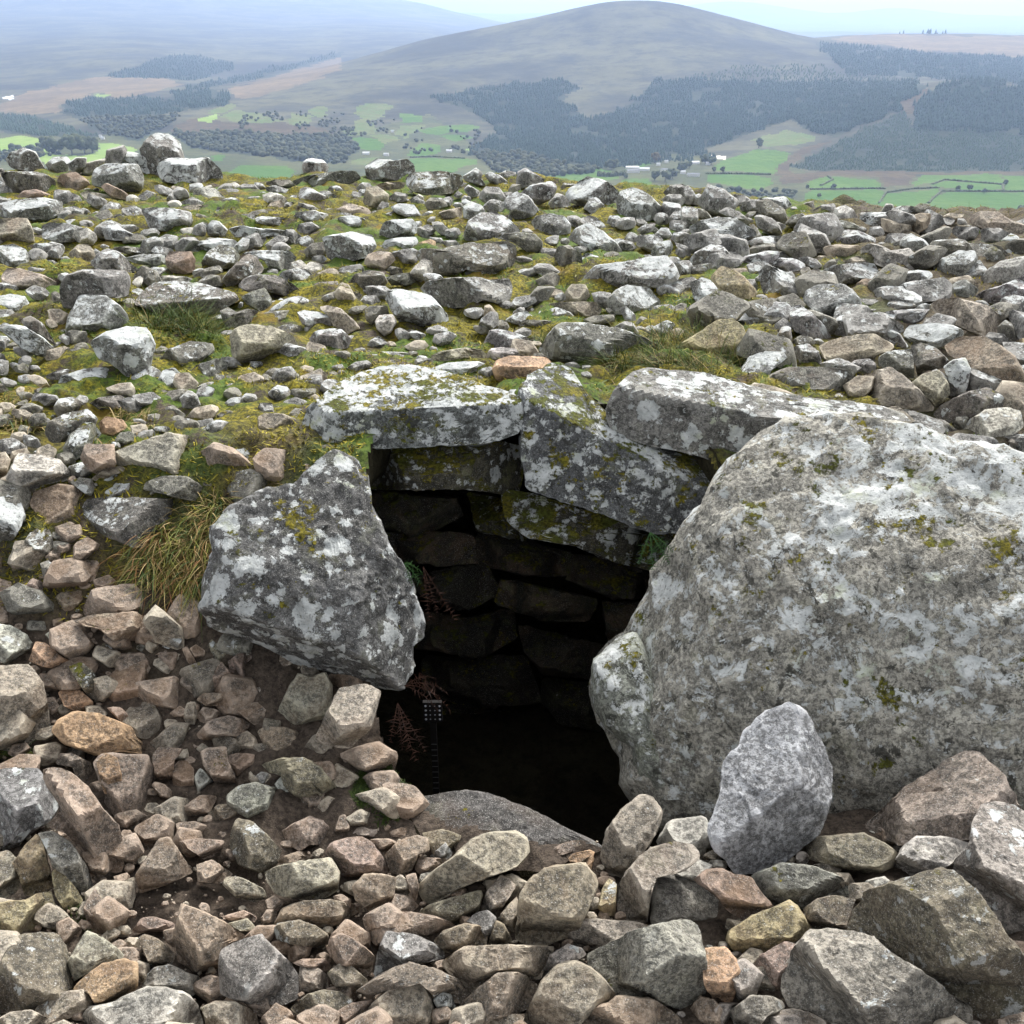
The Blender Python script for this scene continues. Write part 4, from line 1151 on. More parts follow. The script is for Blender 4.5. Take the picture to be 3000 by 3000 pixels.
RUB_V, RUB_F, RUB_N = [], [], 0
for i, s in enumerate(STONES):
    px = math.sqrt(s['A'])
    h = dict(HERO.get(s['short'], {}))
    level = h.pop('level', 3 if px < 70 else (4 if px < 215 else 5))
    if not s['single']: level = 3
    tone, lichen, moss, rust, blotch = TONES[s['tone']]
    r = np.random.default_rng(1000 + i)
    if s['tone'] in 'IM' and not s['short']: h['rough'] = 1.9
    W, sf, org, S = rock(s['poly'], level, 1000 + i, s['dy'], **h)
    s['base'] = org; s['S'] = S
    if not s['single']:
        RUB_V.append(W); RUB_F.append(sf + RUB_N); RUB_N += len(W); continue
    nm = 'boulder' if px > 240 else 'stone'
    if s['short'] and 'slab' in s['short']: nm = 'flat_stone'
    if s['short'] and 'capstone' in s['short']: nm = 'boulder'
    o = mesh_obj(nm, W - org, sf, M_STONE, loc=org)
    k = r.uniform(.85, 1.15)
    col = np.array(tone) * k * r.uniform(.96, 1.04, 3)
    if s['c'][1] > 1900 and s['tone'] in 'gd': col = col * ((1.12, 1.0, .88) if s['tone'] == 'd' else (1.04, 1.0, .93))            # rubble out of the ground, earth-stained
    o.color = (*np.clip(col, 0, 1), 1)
    if s['c'][1] > 2150 and s['tone'] in 'gwdpb': lichen, moss = lichen * .35, moss * .4      # fresh rubble, little crusted
    o['lichen'] = float(np.clip(lichen + r.uniform(-.12, .12) * (lichen > .1), 0, 1))
    o['moss'] = float(np.clip(moss + r.uniform(-.12, .15), 0, 1))
    o['rust'] = float(np.clip(rust + r.uniform(-.15, .15), 0, 1)) if rust > .06 else float(rust)
    o['blotch'] = float(np.clip(blotch + r.uniform(-.25, .25) * (blotch > 0), 0, 1))
    grp = None
    if not s['short']:
        y = s['c'][1]; x = s['c'][0]
        grp = ('foreground rubble stones' if y > 2150 else 'stones of the left bank' if y > 1280 and x < 1000 else
               'stones inside the dark entrance' if y > 1280 else 'stones of the right rubble' if x > 2050 else 'stones scattered on the mossy cairn top')
    sharpen(o)
    if s['short'] == 'great boulder': GREAT = o
    if s['short'] == 'lobe':
        o.name = 'lobe'; o.parent = GREAT; o.location = Vector(org) - GREAT.location
        continue
    tag(o, s['label'], nm, grp)
# ------------------------------------------------------------------ valley and hills
# each row: distance ahead -> how high the land stands there, by direction (photo column, line it reaches)
LROWS = [
    (12, None), (30, None), (120, None), (500, None), (1000, None),
    (1600, [(0, 690), (3000, 690)]),
    (1800, [(0, 560), (700, 560), (1500, 585), (2000, 590), (3000, 600)]),
    (2200, [(0, 470), (700, 480), (1500, 505), (2000, 500), (3000, 500)]),
    (2600, [(0, 425), (300, 415), (500, 420), (1000, 435), (1500, 445), (2000, 442), (2400, 415), (2650, 365), (3000, 385)]),
    (3000, [(0, 380), (500, 345), (1000, 370), (1500, 385), (2000, 365), (2300, 325), (2550, 275), (2760, 236), (2900, 232), (3000, 255)]),
    (3600, [(0, 325), (400, 285), (700, 285), (1000, 275), (1500, 268), (2000, 236), (2400, 226), (2700, 232), (3000, 250)]),
    (4300, [(0, 268), (400, 245), (683, 254), (800, 232), (1000, 205), (1500, 155), (1860, 105), (2000, 108), (2376, 150), (3000, 185)]),
    (5000, [(0, 225), (400, 205), (683, 238), (932, 200), (1100, 155), (1242, 114), (1491, 68), (1600, 44), (1708, 19), (1790, 4), (1860, 0), (1930, 2), (1988, 10), (2174, 60), (2298, 95), (2376, 117), (2700, 128), (3000, 132)]),
    (5700, [(0, 175), (400, 160), (700, 190), (1000, 200), (1500, 140), (1860, 90), (2200, 125), (2376, 114), (2500, 106), (2600, 100), (2800, 100), (3000, 104)]),
    (7500, [(0, 115), (400, 110), (700, 130), (1000, 130), (1500, 130), (3000, 150)]),
    (11000, [(0, 45), (300, 40), (600, 50), (800, 68), (1000, 62), (1200, 66), (1500, 105), (3000, 125)]),
    (13500, [(0, -22), (300, -12), (640, 2), (900, 12), (1000, 20), (1200, 45), (1400, 60), (1500, 75), (3000, 105)]),
    (16000, [(0, 20), (800, -14), (1100, -12), (1240, 10), (1330, 35), (1430, 58), (1500, 75), (2400, 95), (3000, 98)]),
    (18500, [(0, 60), (1500, 80), (2400, 88), (3000, 84)]),
    (21500, [(0, 60), (1500, 66), (2400, 68), (3000, 66)]),
    (26000, [(0, 40), (1330, 34), (1480, 42), (1990, 22), (2080, 7), (2180, 5), (2300, 22), (2400, 38), (2460, 42), (2520, 32), (2600, 22), (2700, 27), (2800, 44), (3000, 47)]),
    (32000, [(0, 60), (3000, 60)]),
]
LT = np.concatenate([np.linspace(-1.6, -.70, 30)[:-1], np.linspace(-.70, .70, 520), np.linspace(.70, 1.6, 30)[1:]])


def land_row(y, pts):
    if pts is None:
        zz = {12: -3.6, 30: -8.0, 120: -30.0, 500: -118.0, 1000: -228.0}[y]
        return np.full(LT.shape, zz)
    # direction x/y for the photo column depends a little on the line; solve on the row itself
    px = np.array([p[0] for p in pts], float); py = np.array([p[1] for p in pts], float)
    r = ray(px, py)
    t = r[:, 0] / r[:, 1]; z = EYE + r[:, 2] / r[:, 1] * y
    out = np.interp(LT, t, z)
    k = np.hanning(25); k /= k.sum()
    return np.convolve(np.pad(out, 12, mode='edge'), k, 'valid')


LY = np.array([r[0] for r in LROWS], float)
LZ = np.stack([land_row(*r) for r in LROWS])
# monotone cubic between the rows
h = np.diff(LY)[:, None]; dl = np.diff(LZ, axis=0) / h
m = np.zeros_like(LZ); m[0] = dl[0]; m[-1] = dl[-1]
same = dl[:-1] * dl[1:] > 0
m[1:-1] = np.where(same, 2 * dl[:-1] * dl[1:] / np.where(same, dl[:-1] + dl[1:], 1), 0)
LYS = np.concatenate([np.geomspace(12, 1500, 30)[:-1], np.linspace(1500, 3100, 110)[:-1], np.linspace(3100, 6000, 110)[:-1], np.geomspace(6000, 32000, 90)])
k = np.clip(np.searchsorted(LY, LYS, 'right') - 1, 0, len(LY) - 2)
u = ((LYS - LY[k]) / h[k, 0])[:, None]
LG = ((1 + 2 * u) * (1 - u) ** 2) * LZ[k] + u * (1 - u) ** 2 * h[k] * m[k] + u * u * (3 - 2 * u) * LZ[k + 1] + u * u * (u - 1) * h[k] * m[k + 1]
LX = LT[None, :] * LYS[:, None]
LYg = np.repeat(LYS[:, None], len(LT), 1)
P2 = np.stack([LX, LYg, 0 * LX], -1)
LG = LG + smooth(1500, 2600, LYg) * (5.0 * fbm(P2 / 420, 4, 71)) + smooth(6000, 9000, LYg) * 14 * fbm(P2 / 1500, 3, 75)
LV = np.stack([LX, LYg, LG], -1)


def land_hit(px, py):
    """points of the land seen at these photo pixels (first crossing from the near side)"""
    px = np.atleast_1d(np.asarray(px, float)); py = np.atleast_1d(np.asarray(py, float))
    r = ray(px, py)
    t = r[:, 0] / r[:, 1]; s = r[:, 2] / r[:, 1]
    ci = np.clip(np.interp(t, LT, np.arange(len(LT))), 0, len(LT) - 1.001)
    c0 = ci.astype(int); f = ci - c0
    col = LG[:, c0] * (1 - f) + LG[:, c0 + 1] * f            # rows x points
    los = EYE + s[None, :] * LYS[:, None]
    diff = los - col
    j0 = np.searchsorted(LYS, 1500)
    below = diff[j0:] < 0
    j = below.argmax(0) + j0
    j = np.where(below.any(0), j, len(LYS) - 1); j = np.maximum(j, j0 + 1)
    cols = np.arange(len(px))
    a, b = diff[j - 1, cols], diff[j, cols]
    q = np.clip(a / np.where(np.abs(a - b) < 1e-9, 1, a - b), 0, 1)
    y = LYS[j - 1] + q * (LYS[j] - LYS[j - 1])
    z = col[j - 1, cols] + q * (col[j, cols] - col[j - 1, cols])
    return np.stack([t * y, y, z], -1)


def inside(px, py, poly):
    px = np.asarray(px); py = np.asarray(py)
    r = np.zeros(px.shape, bool)
    for (x1, y1), (x2, y2) in zip(poly, np.roll(poly, -1, 0)):
        c = ((y1 > py) != (y2 > py)) & (px < (x2 - x1) * (py - y1) / ((y2 - y1) if y2 != y1 else 1e-9) + x1)
        r ^= c
    return r


def P(txt, fr=None):
    p = np.array([[float(v) for v in q.split(',')] for q in txt.split()])
    if fr: p = p / 1.932 + FRAMES[fr]
    return p


def land_material(name, c1, c2, c3, s1=.004, s2=.03, rough=.95):
    g = NB(name)
    tc = g.n('ShaderNodeTexCoord').outputs['Object']
    a = g.noise(tc, s1, 6, .65); b = g.noise(tc, s2, 5, .7)
    c = g.mix(g.ramp(a, .38, .62), c1, c2)
    c = g.mix(g.math('MULTIPLY', g.ramp(b, .42, .68), .7), c, c3)
    g.set(g.b.inputs['Base Color'], c); g.b.inputs['Roughness'].default_value = rough
    g.b.inputs['Specular IOR Level'].default_value = .05
    bp = g.n('ShaderNodeBump', {'Height': b, 'Strength': .5, 'Distance': 6.0})
    g.set(g.b.inputs['Normal'], bp.outputs[0])
    return g.m


M_MOOR = land_material('heather_moor', (.040, .042, .036), (.105, .102, .060), (.028, .030, .028), .0022, .012)
M_FIELD = [land_material('pasture', (.055, .118, .020), (.080, .140, .026), (.045, .098, .018), .006, .04),
           land_material('pale_pasture', (.17, .25, .06), (.21, .28, .075), (.14, .22, .05), .006, .04),
           land_material('rough_pasture', (.085, .13, .042), (.12, .14, .055), (.10, .09, .042), .01, .05)]
M_BRACKEN = land_material('bracken', (.062, .046, .030), (.092, .070, .040), (.045, .040, .028), .01, .05)
M_STRAW = land_material('straw_grass', (.125, .095, .058), (.18, .135, .078), (.09, .07, .048), .005, .03)
M_FLOOR = land_material('forest_floor', (.030, .040, .028), (.042, .052, .034), (.022, .030, .022), .006, .05)
M_VALLEY = land_material('valley_grass', (.060, .072, .034), (.095, .10, .045), (.050, .050, .032), .006, .04)
M_PALE = land_material('pale_track', (.50, .46, .38), (.56, .52, .45), (.44, .40, .33), .02, .1)
M_WATER = land_material('bright_water', (.70, .74, .78), (.75, .78, .80), (.65, .70, .75), .02, .1, .15)

PATCHES = [
    (None, 'v', '-300,380 300,395 560,380 1000,400 1250,330 1400,440 1700,480 2000,450 2320,480 2400,520 3300,510 3300,700 -300,700'),
    ('A3', 0, '190,930 240,900 420,850 620,860 600,890 500,985 190,965'), ('A3', 0, '130,990 330,990 510,1010 500,1040 430,1075 300,1050 130,1030'),
    ('A3', 2, '370,800 480,770 600,735 740,770 760,790 640,825 480,830'), ('A3', 0, '690,1040 820,1000 960,1010 1100,1015 1150,1045 1100,1065 900,1068 720,1070'),
    ('A3', 0, '680,1110 730,1075 900,1075 1100,1070 1150,1090 1110,1150 1090,1260 700,1200'), ('A3', 0, '1110,1150 1155,1095 1450,1067 1460,1080 1390,1150 1360,1260 1100,1260'),
    ('A3', 0, '1300,1050 1340,990 1500,985 1780,990 1800,1040 1480,1015 1410,1040'), ('A3', 0, '1410,1050 1480,1022 1800,1047 1820,1078 1640,1078 1450,1060'),
    ('A3', 0, '1390,1150 1470,1087 1650,1087 1932,1092 2090,1150 2090,1350 1370,1260'), ('A3', 0, '1795,990 1932,990 2090,1000 2090,1082 1830,1080'),
    ('A2', 0, '1150,1000 1250,970 1450,950 1590,985 1580,1010 1460,1020 1300,1030'), ('A2', 0, '1560,1060 1600,1012 1740,1005 1740,1050 1600,1090'),
    ('A2', 0, '1600,960 1760,895 1770,930 1640,955'), ('A2', 0, '370,880 400,860 480,810 560,820 560,860 450,885'), ('A2', 1, '700,850 740,830 940,810 1040,830 980,845 820,860'),
    ('A2', 0, '390,900 500,890 760,900 780,925 700,945 600,990 400,990'), ('A2', 2, '40,920 100,900 220,890 200,930 60,940'), ('A2', 0, '460,750 540,710 700,700 780,725 700,745 560,760'),
    ('A2', 2, '330,710 470,705 480,740 370,780 320,760'), ('A2', 2, '70,600 150,585 300,590 290,620 80,640'), ('A2', 2, '60,640 230,625 240,660 120,690'), ('A2', 2, '-60,750 120,710 210,720 200,760 30,775'),
    ('A1', 1, '-20,795 60,770 160,770 250,795 290,840 300,880 40,880 -20,860'), ('A1', 1, '555,810 660,820 740,830 780,850 700,880 540,870'), ('A1', 1, '210,860 300,875 460,885 560,850 620,860 560,930 240,930'),
    ('A1', 0, '1190,880 1265,875 1260,915 1195,910'), ('A1', 0, '1255,1000 1380,930 1640,940 1690,975 1600,1020 1300,1030'), ('A1', 1, '200,560 330,500 520,480 540,500 430,540 300,580'), ('A1', 1, '510,540 620,535 600,550 520,555'),
    ('A1', 2, '1190,620 1320,585 1350,600 1250,640 1160,640'), ('A1', 2, '1240,660 1340,620 1450,640 1640,690 1560,700 1360,690'), ('A1', 2, '1760,605 1830,600 1845,650 1790,665 1750,640'),
    ('A3', 'b', '500,1000 560,930 640,870 700,830 860,785 640,910 620,960 640,990'), ('A3', 'b', '560,990 640,985 800,968 2000,970 2000,988 1310,985 1280,1045 1160,1050 1130,1000 960,1005 820,998 690,1035 560,1040'),
    ('A3', 'b', '1180,580 1400,500 1420,540 1330,600 1360,660 1270,640'), ('A1', 'b', '980,700 1180,650 1260,690 1640,700 1932,740 1932,790 1500,770 1000,760'),
    ('A1', 's', '0,600 160,520 420,460 600,432 960,450 1040,485 800,530 680,560 540,520 340,600 330,640 0,640'), ('A1', 's', '1300,500 1500,450 1700,385 1932,320 1932,400 1700,480 1500,540 1340,560'),
    ('A3', 's', '840,222 1000,200 1220,195 1600,205 2000,205 2000,330 1600,300 1340,290 1200,262 960,250'),
    ('A1', 'w', '18,560 80,538 92,548 44,572'), ('A3', 'p', '130,880 240,882 235,900 150,893'),
    ('A3', 'p', '1595,870 1600,830 1650,785 1672,783 1625,830 1606,872'),
]
WOODS = [
    '1254,285 1500,250 1660,235 1700,262 1640,290 1690,330 1720,355 1800,330 1860,290 1930,238 2000,232 2250,240 2660,238 2730,252 2640,305 2640,325 2440,400 2380,385 2320,352 2200,387 2080,432 2000,450 1880,465 1700,485 1500,450 1360,455 1440,400 1450,370 1390,330',
    '2315,490 2480,402 2650,327 2680,372 3000,397 3200,420 3200,500 2700,503 2400,500',
    '2680,382 2685,310 2720,265 2800,240 2900,240 2980,262 3200,300 3200,397 2850,388',
    '2380,128 2560,142 2700,157 3200,175 3200,252 2950,245 2760,232 2500,218 2430,165',
    '305,222 380,202 480,167 560,162 680,182 690,202 560,237 480,227 330,227', '540,252 700,222 900,177 1000,150 1000,165 880,197 700,242 560,262',
    '180,302 290,292 460,287 540,312 545,325 420,337 220,342 190,335', '500,272 600,257 680,272 670,302 560,322 510,302',
    '-60,330 100,342 180,372 260,392 300,402 200,402 100,397 -60,375', '230,347 450,337 540,332 480,372 400,412 300,392',
    '510,392 640,388 800,392 1000,402 1060,430 1000,480 860,470 700,452 560,432']
for _w in WOODS: PATCHES.append((None, 'f', _w))
PATCHES += [('A2', 2, '90,680 200,690 200,730 60,720'), ('A2', 0, '340,640 440,650 450,690 320,690'), ('A2', 0, '0,790 130,780 260,800 250,850 20,850'), ('A1', 2, '1660,640 1760,660 1740,720 1640,700'), ('A1', 1, '1130,670 1200,640 1230,650 1200,700'), ('A2', 2, '150,770 280,760 330,790 270,810'), ('A2', 0, '560,770 700,760 760,780 640,800')]
cen = (LV[:-1, :-1] + LV[1:, 1:]) / 2
cpx, cpy = to_px(cen)
wob = 1 - smooth(1500, 1900, cen[..., 1]) * 0
cpx = cpx + 11 * fbm(np.stack([cen[..., 0] / 55, cen[..., 1] / 90, 0 * cpx], -1), 3, 91); cpy = cpy + 3.4 * fbm(np.stack([cen[..., 0] / 55, cen[..., 1] / 90, 0 * cpx], -1), 3, 95)
vis_hit = None
cls = np.full(cpx.shape, -1)
# faces hidden behind a nearer ridge must not take a nearer field's colour
ang = (LG - EYE) / LYg
runmax = np.maximum.accumulate(ang, 0)
seen = (ang >= runmax - .004)[:-1, :-1] & (LYg[:-1, :-1] > 1400)
for n, (fr, c, txt) in enumerate(PATCHES):
    cls = np.where(inside(cpx, cpy, P(txt, fr)) & seen, n, cls)
li = np.arange(LV.shape[0] * LV.shape[1]).reshape(LV.shape[:2])
LF = np.stack([li[:-1, :-1], li[:-1, 1:], li[1:, 1:], li[1:, :-1]], -1)


def sub_mesh(name, sel, mat):
    f = LF[sel]
    if not len(f): return
    u, inv = np.unique(f, return_inverse=True)
    tag(mesh_obj(name, LV.reshape(-1, 3)[u], inv.reshape(-1, 4), mat), kind='structure')


sub_mesh('hills', cls < 0, M_MOOR)
for n, (fr, c, txt) in enumerate(PATCHES):
    nm, mt = {'b': ('bracken_slope', M_BRACKEN), 's': ('grass_slope', M_STRAW), 'w': ('river', M_WATER), 'p': ('track', M_PALE), 'f': ('forest_floor', M_FLOOR), 'v': ('valley_grass', M_VALLEY)}.get(c) or ('field', M_FIELD[c])
    sub_mesh(nm, cls == n, mt)
# ------------------------------------------------------------------ woods, hedges, farms
M_LEAF = simple_mat('broadleaf_foliage', (.062, .074, .030), .95, .4, .15)
M_LEAFB = simple_mat('autumn_foliage', (.10, .080, .035), .95, .4, .15)
M_BARK = simple_mat('bark', (.07, .055, .04), .95, .3, 2)


def crown_material(name, c1, c2):
    g = NB(name)
    g.set(g.b.inputs['Base Color'], g.mix(g.n('ShaderNodeNewGeometry').outputs['Random Per Island'], c1, c2))
    g.b.inputs['Roughness'].default_value = .95
    return g.m


M_CONIFER = crown_material('conifer_needles', (.024, .046, .034), (.040, .072, .050))
M_YOUNG = crown_material('young_conifer_needles', (.036, .062, .040), (.060, .098, .060))
M_WOODS = crown_material('woodland_foliage', (.036, .048, .024), (.075, .080, .036))


def scatter(poly, step, jit=.5):
    x0, y0 = poly.min(0); x1, y1 = poly.max(0)
    gx, gy = np.meshgrid(np.arange(x0, x1, step[0]), np.arange(y0, y1, step[1]))
    gx = gx + rng.uniform(-jit, jit, gx.shape) * step[0]; gy = gy + rng.uniform(-jit, jit, gy.shape) * step[1]
    q = np.stack([gx / 40, gy / 22, 0 * gx], -1)
    k = inside(gx + 12 * fbm(q, 3, 97), gy + 5 * fbm(q, 3, 99), poly)
    return gx[k], gy[k]


def spires(pts, hgt, wid, sides=5):
    """many small spruces in one mesh: two stacked cones each"""
    n = len(pts); a = np.arange(sides) * 2 * np.pi / sides
    V, F, off = [], [], 0
    for lo, hi, wf in ((.08, .72, 1.0), (.42, 1.0, .66)):
        ph = rng.uniform(0, 6, n)[:, None]
        rr = (wid * wf)[:, None] * rng.uniform(.75, 1.2, (n, sides))
        ring = np.stack([pts[:, None, 0] + rr * np.cos(a + ph), pts[:, None, 1] + rr * np.sin(a + ph), (pts[:, 2] + hgt * lo)[:, None] + 0 * rr + rng.uniform(-.06, .06, (n, sides)) * hgt[:, None]], -1)
        tip = pts + np.stack([0 * hgt, 0 * hgt, hgt * hi], -1)
        V.append(np.concatenate([ring, tip[:, None]], 1).reshape(-1, 3))
        i = np.arange(n)[:, None] * (sides + 1) + off
        s = np.arange(sides)[None]
        F.append(np.stack([i + s, i + (s + 1) % sides, i + sides + 0 * s], -1).reshape(-1, 3))
        off += n * (sides + 1)
    return np.concatenate(V), np.concatenate(F)


def plantation(name, poly, step, h, mat, wf=.24):
    x, y = scatter(poly, step)
    thin = noise3(np.stack([x / 30, y / 10, 0 * x], -1), 131) > -.55
    p = land_hit(x[thin], y[thin])
    hh = h * rng.uniform(.5, 1.3, len(p))
    v, f = spires(p - [0, 0, .5], hh, hh * wf)
    tag(mesh_obj(name, v, f, mat, False), kind='stuff')


plantation('conifer_wood', P('1254,285 1500,250 1660,235 1700,262 1640,290 1690,330 1720,355 1800,330 1860,290 1930,238 2000,232 2250,240 2660,238 2730,252 2640,305 2640,325 2440,400 2380,385 2320,352 2200,387 2080,432 2000,450 1880,465 1700,485 1500,450 1360,455 1440,400 1450,370 1390,330'), (5.2, 3.2), 14, M_CONIFER)
plantation('conifer_plantation', P('2315,490 2480,402 2650,327 2680,372 3000,397 3120,500 2700,503 2400,500'), (5.5, 3.6), 6.5, M_YOUNG, .34)
plantation('conifer_wood', P('2680,382 2685,310 2720,265 2800,240 2900,240 2980,262 3120,300 3120,397 2850,388'), (7, 4), 18, M_CONIFER, .24)
plantation('conifer_wood', P('2380,128 2560,142 2700,157 3120,175 3120,252 2950,245 2760,232 2500,218 2430,165'), (6, 3), 15, M_CONIFER, .3)
plantation('conifer_wood', P('305,222 380,202 480,167 560,162 680,182 690,202 560,237 480,227 330,227'), (5.5, 3), 14, M_CONIFER, .3)
plantation('conifer_wood', P('540,252 700,222 900,177 1000,150 1000,165 880,197 700,242 560,262'), (5.5, 3), 14, M_CONIFER, .3)
plantation('conifer_wood', P('180,302 290,292 460,287 540,312 545,325 420,337 220,342 190,335'), (5.5, 3), 13, M_CONIFER, .3)
plantation('conifer_wood', P('500,272 600,257 680,272 670,302 560,322 510,302'), (5.5, 3), 14, M_CONIFER, .3)
plantation('conifer_wood', P('-60,330 100,342 180,372 260,392 300,402 200,402 100,397 -60,375'), (5.5, 3), 11, M_YOUNG, .35)
plantation('conifer_wood', P('2150,197 2400,190 2480,215 2700,234 2300,236 2000,232'), (8, 4), 9, M_YOUNG, .34)
plantation('conifer_wood', P('1700,470 1900,450 2060,440 2100,470 1900,478 1760,500'), (6, 4), 12, M_CONIFER, .26)
plantation('tree_line', P('2630,94 2700,90 2820,96 2820,101 2630,101'), (7, 3), 22, M_CONIFER, .3)
plantation('tree_line', P('2900,96 3000,92 3100,92 3100,104 2900,104'), (7, 3), 22, M_CONIFER, .3)


def lumpy_crowns(pts, h, mat, name):
    """round-headed trees, too far off to count, in one mesh"""
    sv, sf = ICO[2]
    n = len(pts)
    s = h[:, None, None] * .5
    nz = 1 + .35 * noise3((sv[None] * 1.6 + rng.uniform(0, 99, (n, 1, 3))).reshape(-1, 3), 3).reshape(n, -1, 1)
    v = sv[None] * nz * s * np.array([1.15, 1.15, .95]) + pts[:, None] + [0, 0, 0] + np.array([0, 0, 1.0]) * s * .9
    f = (sf[None] + (np.arange(n) * len(sv))[:, None, None]).reshape(-1, 3)
    tag(mesh_obj(name, v.reshape(-1, 3), f, mat), kind='stuff')


for poly, step, hh, mt in (
        ('510,392 640,388 800,392 1000,402 1060,430 1000,480 860,470 700,452 560,432', (11, 6), 12, M_LEAF),
        ('230,347 450,337 540,332 480,372 400,412 300,392', (10, 6), 9, M_LEAFB),
        ('1400,452 1500,447 1700,487 1760,500 1600,524 1440,505', (12, 7), 11, M_LEAFB),
        ('1010,360 1170,350 1180,395 1050,405 1010,440', (13, 7), 8.1, M_LEAF),
        ('1180,385 1300,370 1450,390 1460,470 1300,440 1200,460', (13, 7), 8.1, M_LEAF), ('700,330 1000,330 1080,360 1000,400 700,385', (13, 6), 8.1, M_LEAF),
        ('2080,545 2180,560 2330,560 2320,600 2120,590', (15, 10), 10, M_LEAF),
        ('-40,440 40,435 110,430 190,455 -40,480', (14, 9), 12, M_LEAF)):
    x, y = scatter(P(poly), step)
    if hh == 8.1:                                       # thin scrub grows in clumps and lines
        k_ = noise3(np.stack([x / 34, y / 9, 0 * x], -1), 141) > .28
        x, y = x[k_], y[k_]
    p = land_hit(x, y)
    lumpy_crowns(p, hh * rng.uniform(.6, 1.25, len(p)), M_WOODS, 'broadleaf_wood')


def far_tree(px, py, hpx, wpx, label, group=None, mat=M_LEAF):
    """one tree in the valley: trunk, limbs and a crown of many leafy clumps"""
    b = land_hit(px, py)[0]
    dist = np.linalg.norm(b - CAM)
    H, Wd = hpx * dist / FPX, wpx * dist / FPX
    root = empty('broadleaf_tree', b)
    tag(root, label, 'tree', group)
    r = np.random.default_rng(int(px * 7 + py * 13))
    a = np.arange(7) * 2 * np.pi / 7
    tv, tf = [], []
    for k, (zz, rr) in enumerate(((-.5, .05), (.25 * H, .035), (.6 * H, .015))):
        tv += [(math.cos(t) * rr * H, math.sin(t) * rr * H, zz) for t in a]
    for k in range(2):
        for j in range(7): tf.append((k * 7 + j, k * 7 + (j + 1) % 7, k * 7 + 7 + (j + 1) % 7, k * 7 + 7 + j))
    mesh_obj('trunk', tv, tf, M_BARK, parent=root)
    V, F, off = [], [], 0
    sv, sf = ICO[2]
    for q in range(16):
        t = r.uniform(0, 2 * np.pi); rad = Wd * .5 * math.sqrt(r.random()) * .72
        z = H * (.42 + .46 * r.random())
        sz = .20 * H * r.uniform(.7, 1.25) * (1.15 - .4 * abs(z / H - .6))
        if Wd > H: sz *= (Wd / H) ** .5
        nz = 1 + .4 * noise3(sv * 2.2 + r.uniform(0, 99, 3), 5)[:, None]
        V.append(sv * nz * sz + [math.cos(t) * rad, math.sin(t) * rad, z]); F.append(sf + off); off += len(sv)
    mesh_obj('crown', np.concatenate(V), np.concatenate(F), mat, False, parent=root)


def a3(x, y): return 2000 + x / 1.932, y / 1.932
def c3(x, y): return 1700 + x / 3.22, 350 + y / 3.22
def c4(x, y): return x / 3.864, 250 + y / 3.864


for (x, y, hp, wp, lab) in (
        (560, 765, 36, 42, 'leftmost dark tree of the clump in the pale field, far left valley'),
        (670, 770, 34, 40, 'second dark tree from the left in the clump, far left valley'),
        (820, 790, 46, 46, 'tallest round tree at the middle of the clump, far left valley'),
        (960, 770, 40, 34, 'fourth tree of the clump with a brownish top, far left valley'),
        (1050, 765, 38, 34, 'rightmost tree of the clump in the pale field, far left valley')):
    far_tree(*c4(x, y), hp, wp, lab, 'trees of the clump in the pale field')
for (x, y, hp, wp, lab) in (
        (430, 838, 26, 20, 'lone dark tree on the upper edge of the striped rough field'),
        (853, 1070, 13, 14, 'small bush-like tree on the hedge between two right green fields'),
        (772, 1118, 11, 11, 'lone tree standing inside the leftmost lower green field at right'),
        (703, 1068, 10, 12, 'small tree at the left end of the hedge in the right fields'),
        (1015, 1160, 11, 12, 'low tree just above the cairn brow, right of the pale skyline peak'),
        (1555, 1078, 12, 12, 'left one of three trees along the long hedge at far right'),
        (1620, 1080, 15, 17, 'biggest of three trees along the long hedge at far right'),
        (1705, 1095, 11, 14, 'right one of three trees along the long hedge at far right'),
        (1825, 1050, 14, 10, 'tree at the hedge corner near the right edge of the valley fields'),
        (1910, 1225, 26, 30, 'dark tree at the right edge just above the cairn brow')):
    far_tree(*a3(x, y), hp, wp, lab, 'trees along the valley field hedges')
for (x, y, hp, wp, lab) in (
        (290, 470, 24, 40, 'broad round tree behind the dark hedge left of the farm'),
        (700, 575, 26, 32, 'dark tree in front of the farm buildings, leftmost of three'),
        (800, 585, 26, 32, 'dark tree in front of the farm buildings, middle of three'),
        (870, 560, 26, 30, 'dark tree in front of the farm buildings, rightmost of three'),
        (960, 490, 22, 30, 'tree between the two groups of pale farm buildings'),
        (1030, 460, 18, 24, 'tree just left of the upper right farm building'),
        (1180, 420, 22, 28, 'left one of the twin trees behind the farm'),
        (1240, 430, 20, 24, 'right one of the twin trees behind the farm'),
        (705, 410, 26, 22, 'brownish tree at the head of the small green field by the farm'),
        (1260, 500, 14, 14, 'left of two small trees on the hedge right of the farm'),
        (1340, 500, 15, 14, 'right of two small trees on the hedge right of the farm'),
        (420, 555, 16, 20, 'tree at the left end of the long farm shed')):
    far_tree(*c3(x, y), hp, wp, lab, 'trees around the valley farm', M_LEAFB if 'brown' in lab else M_LEAF)

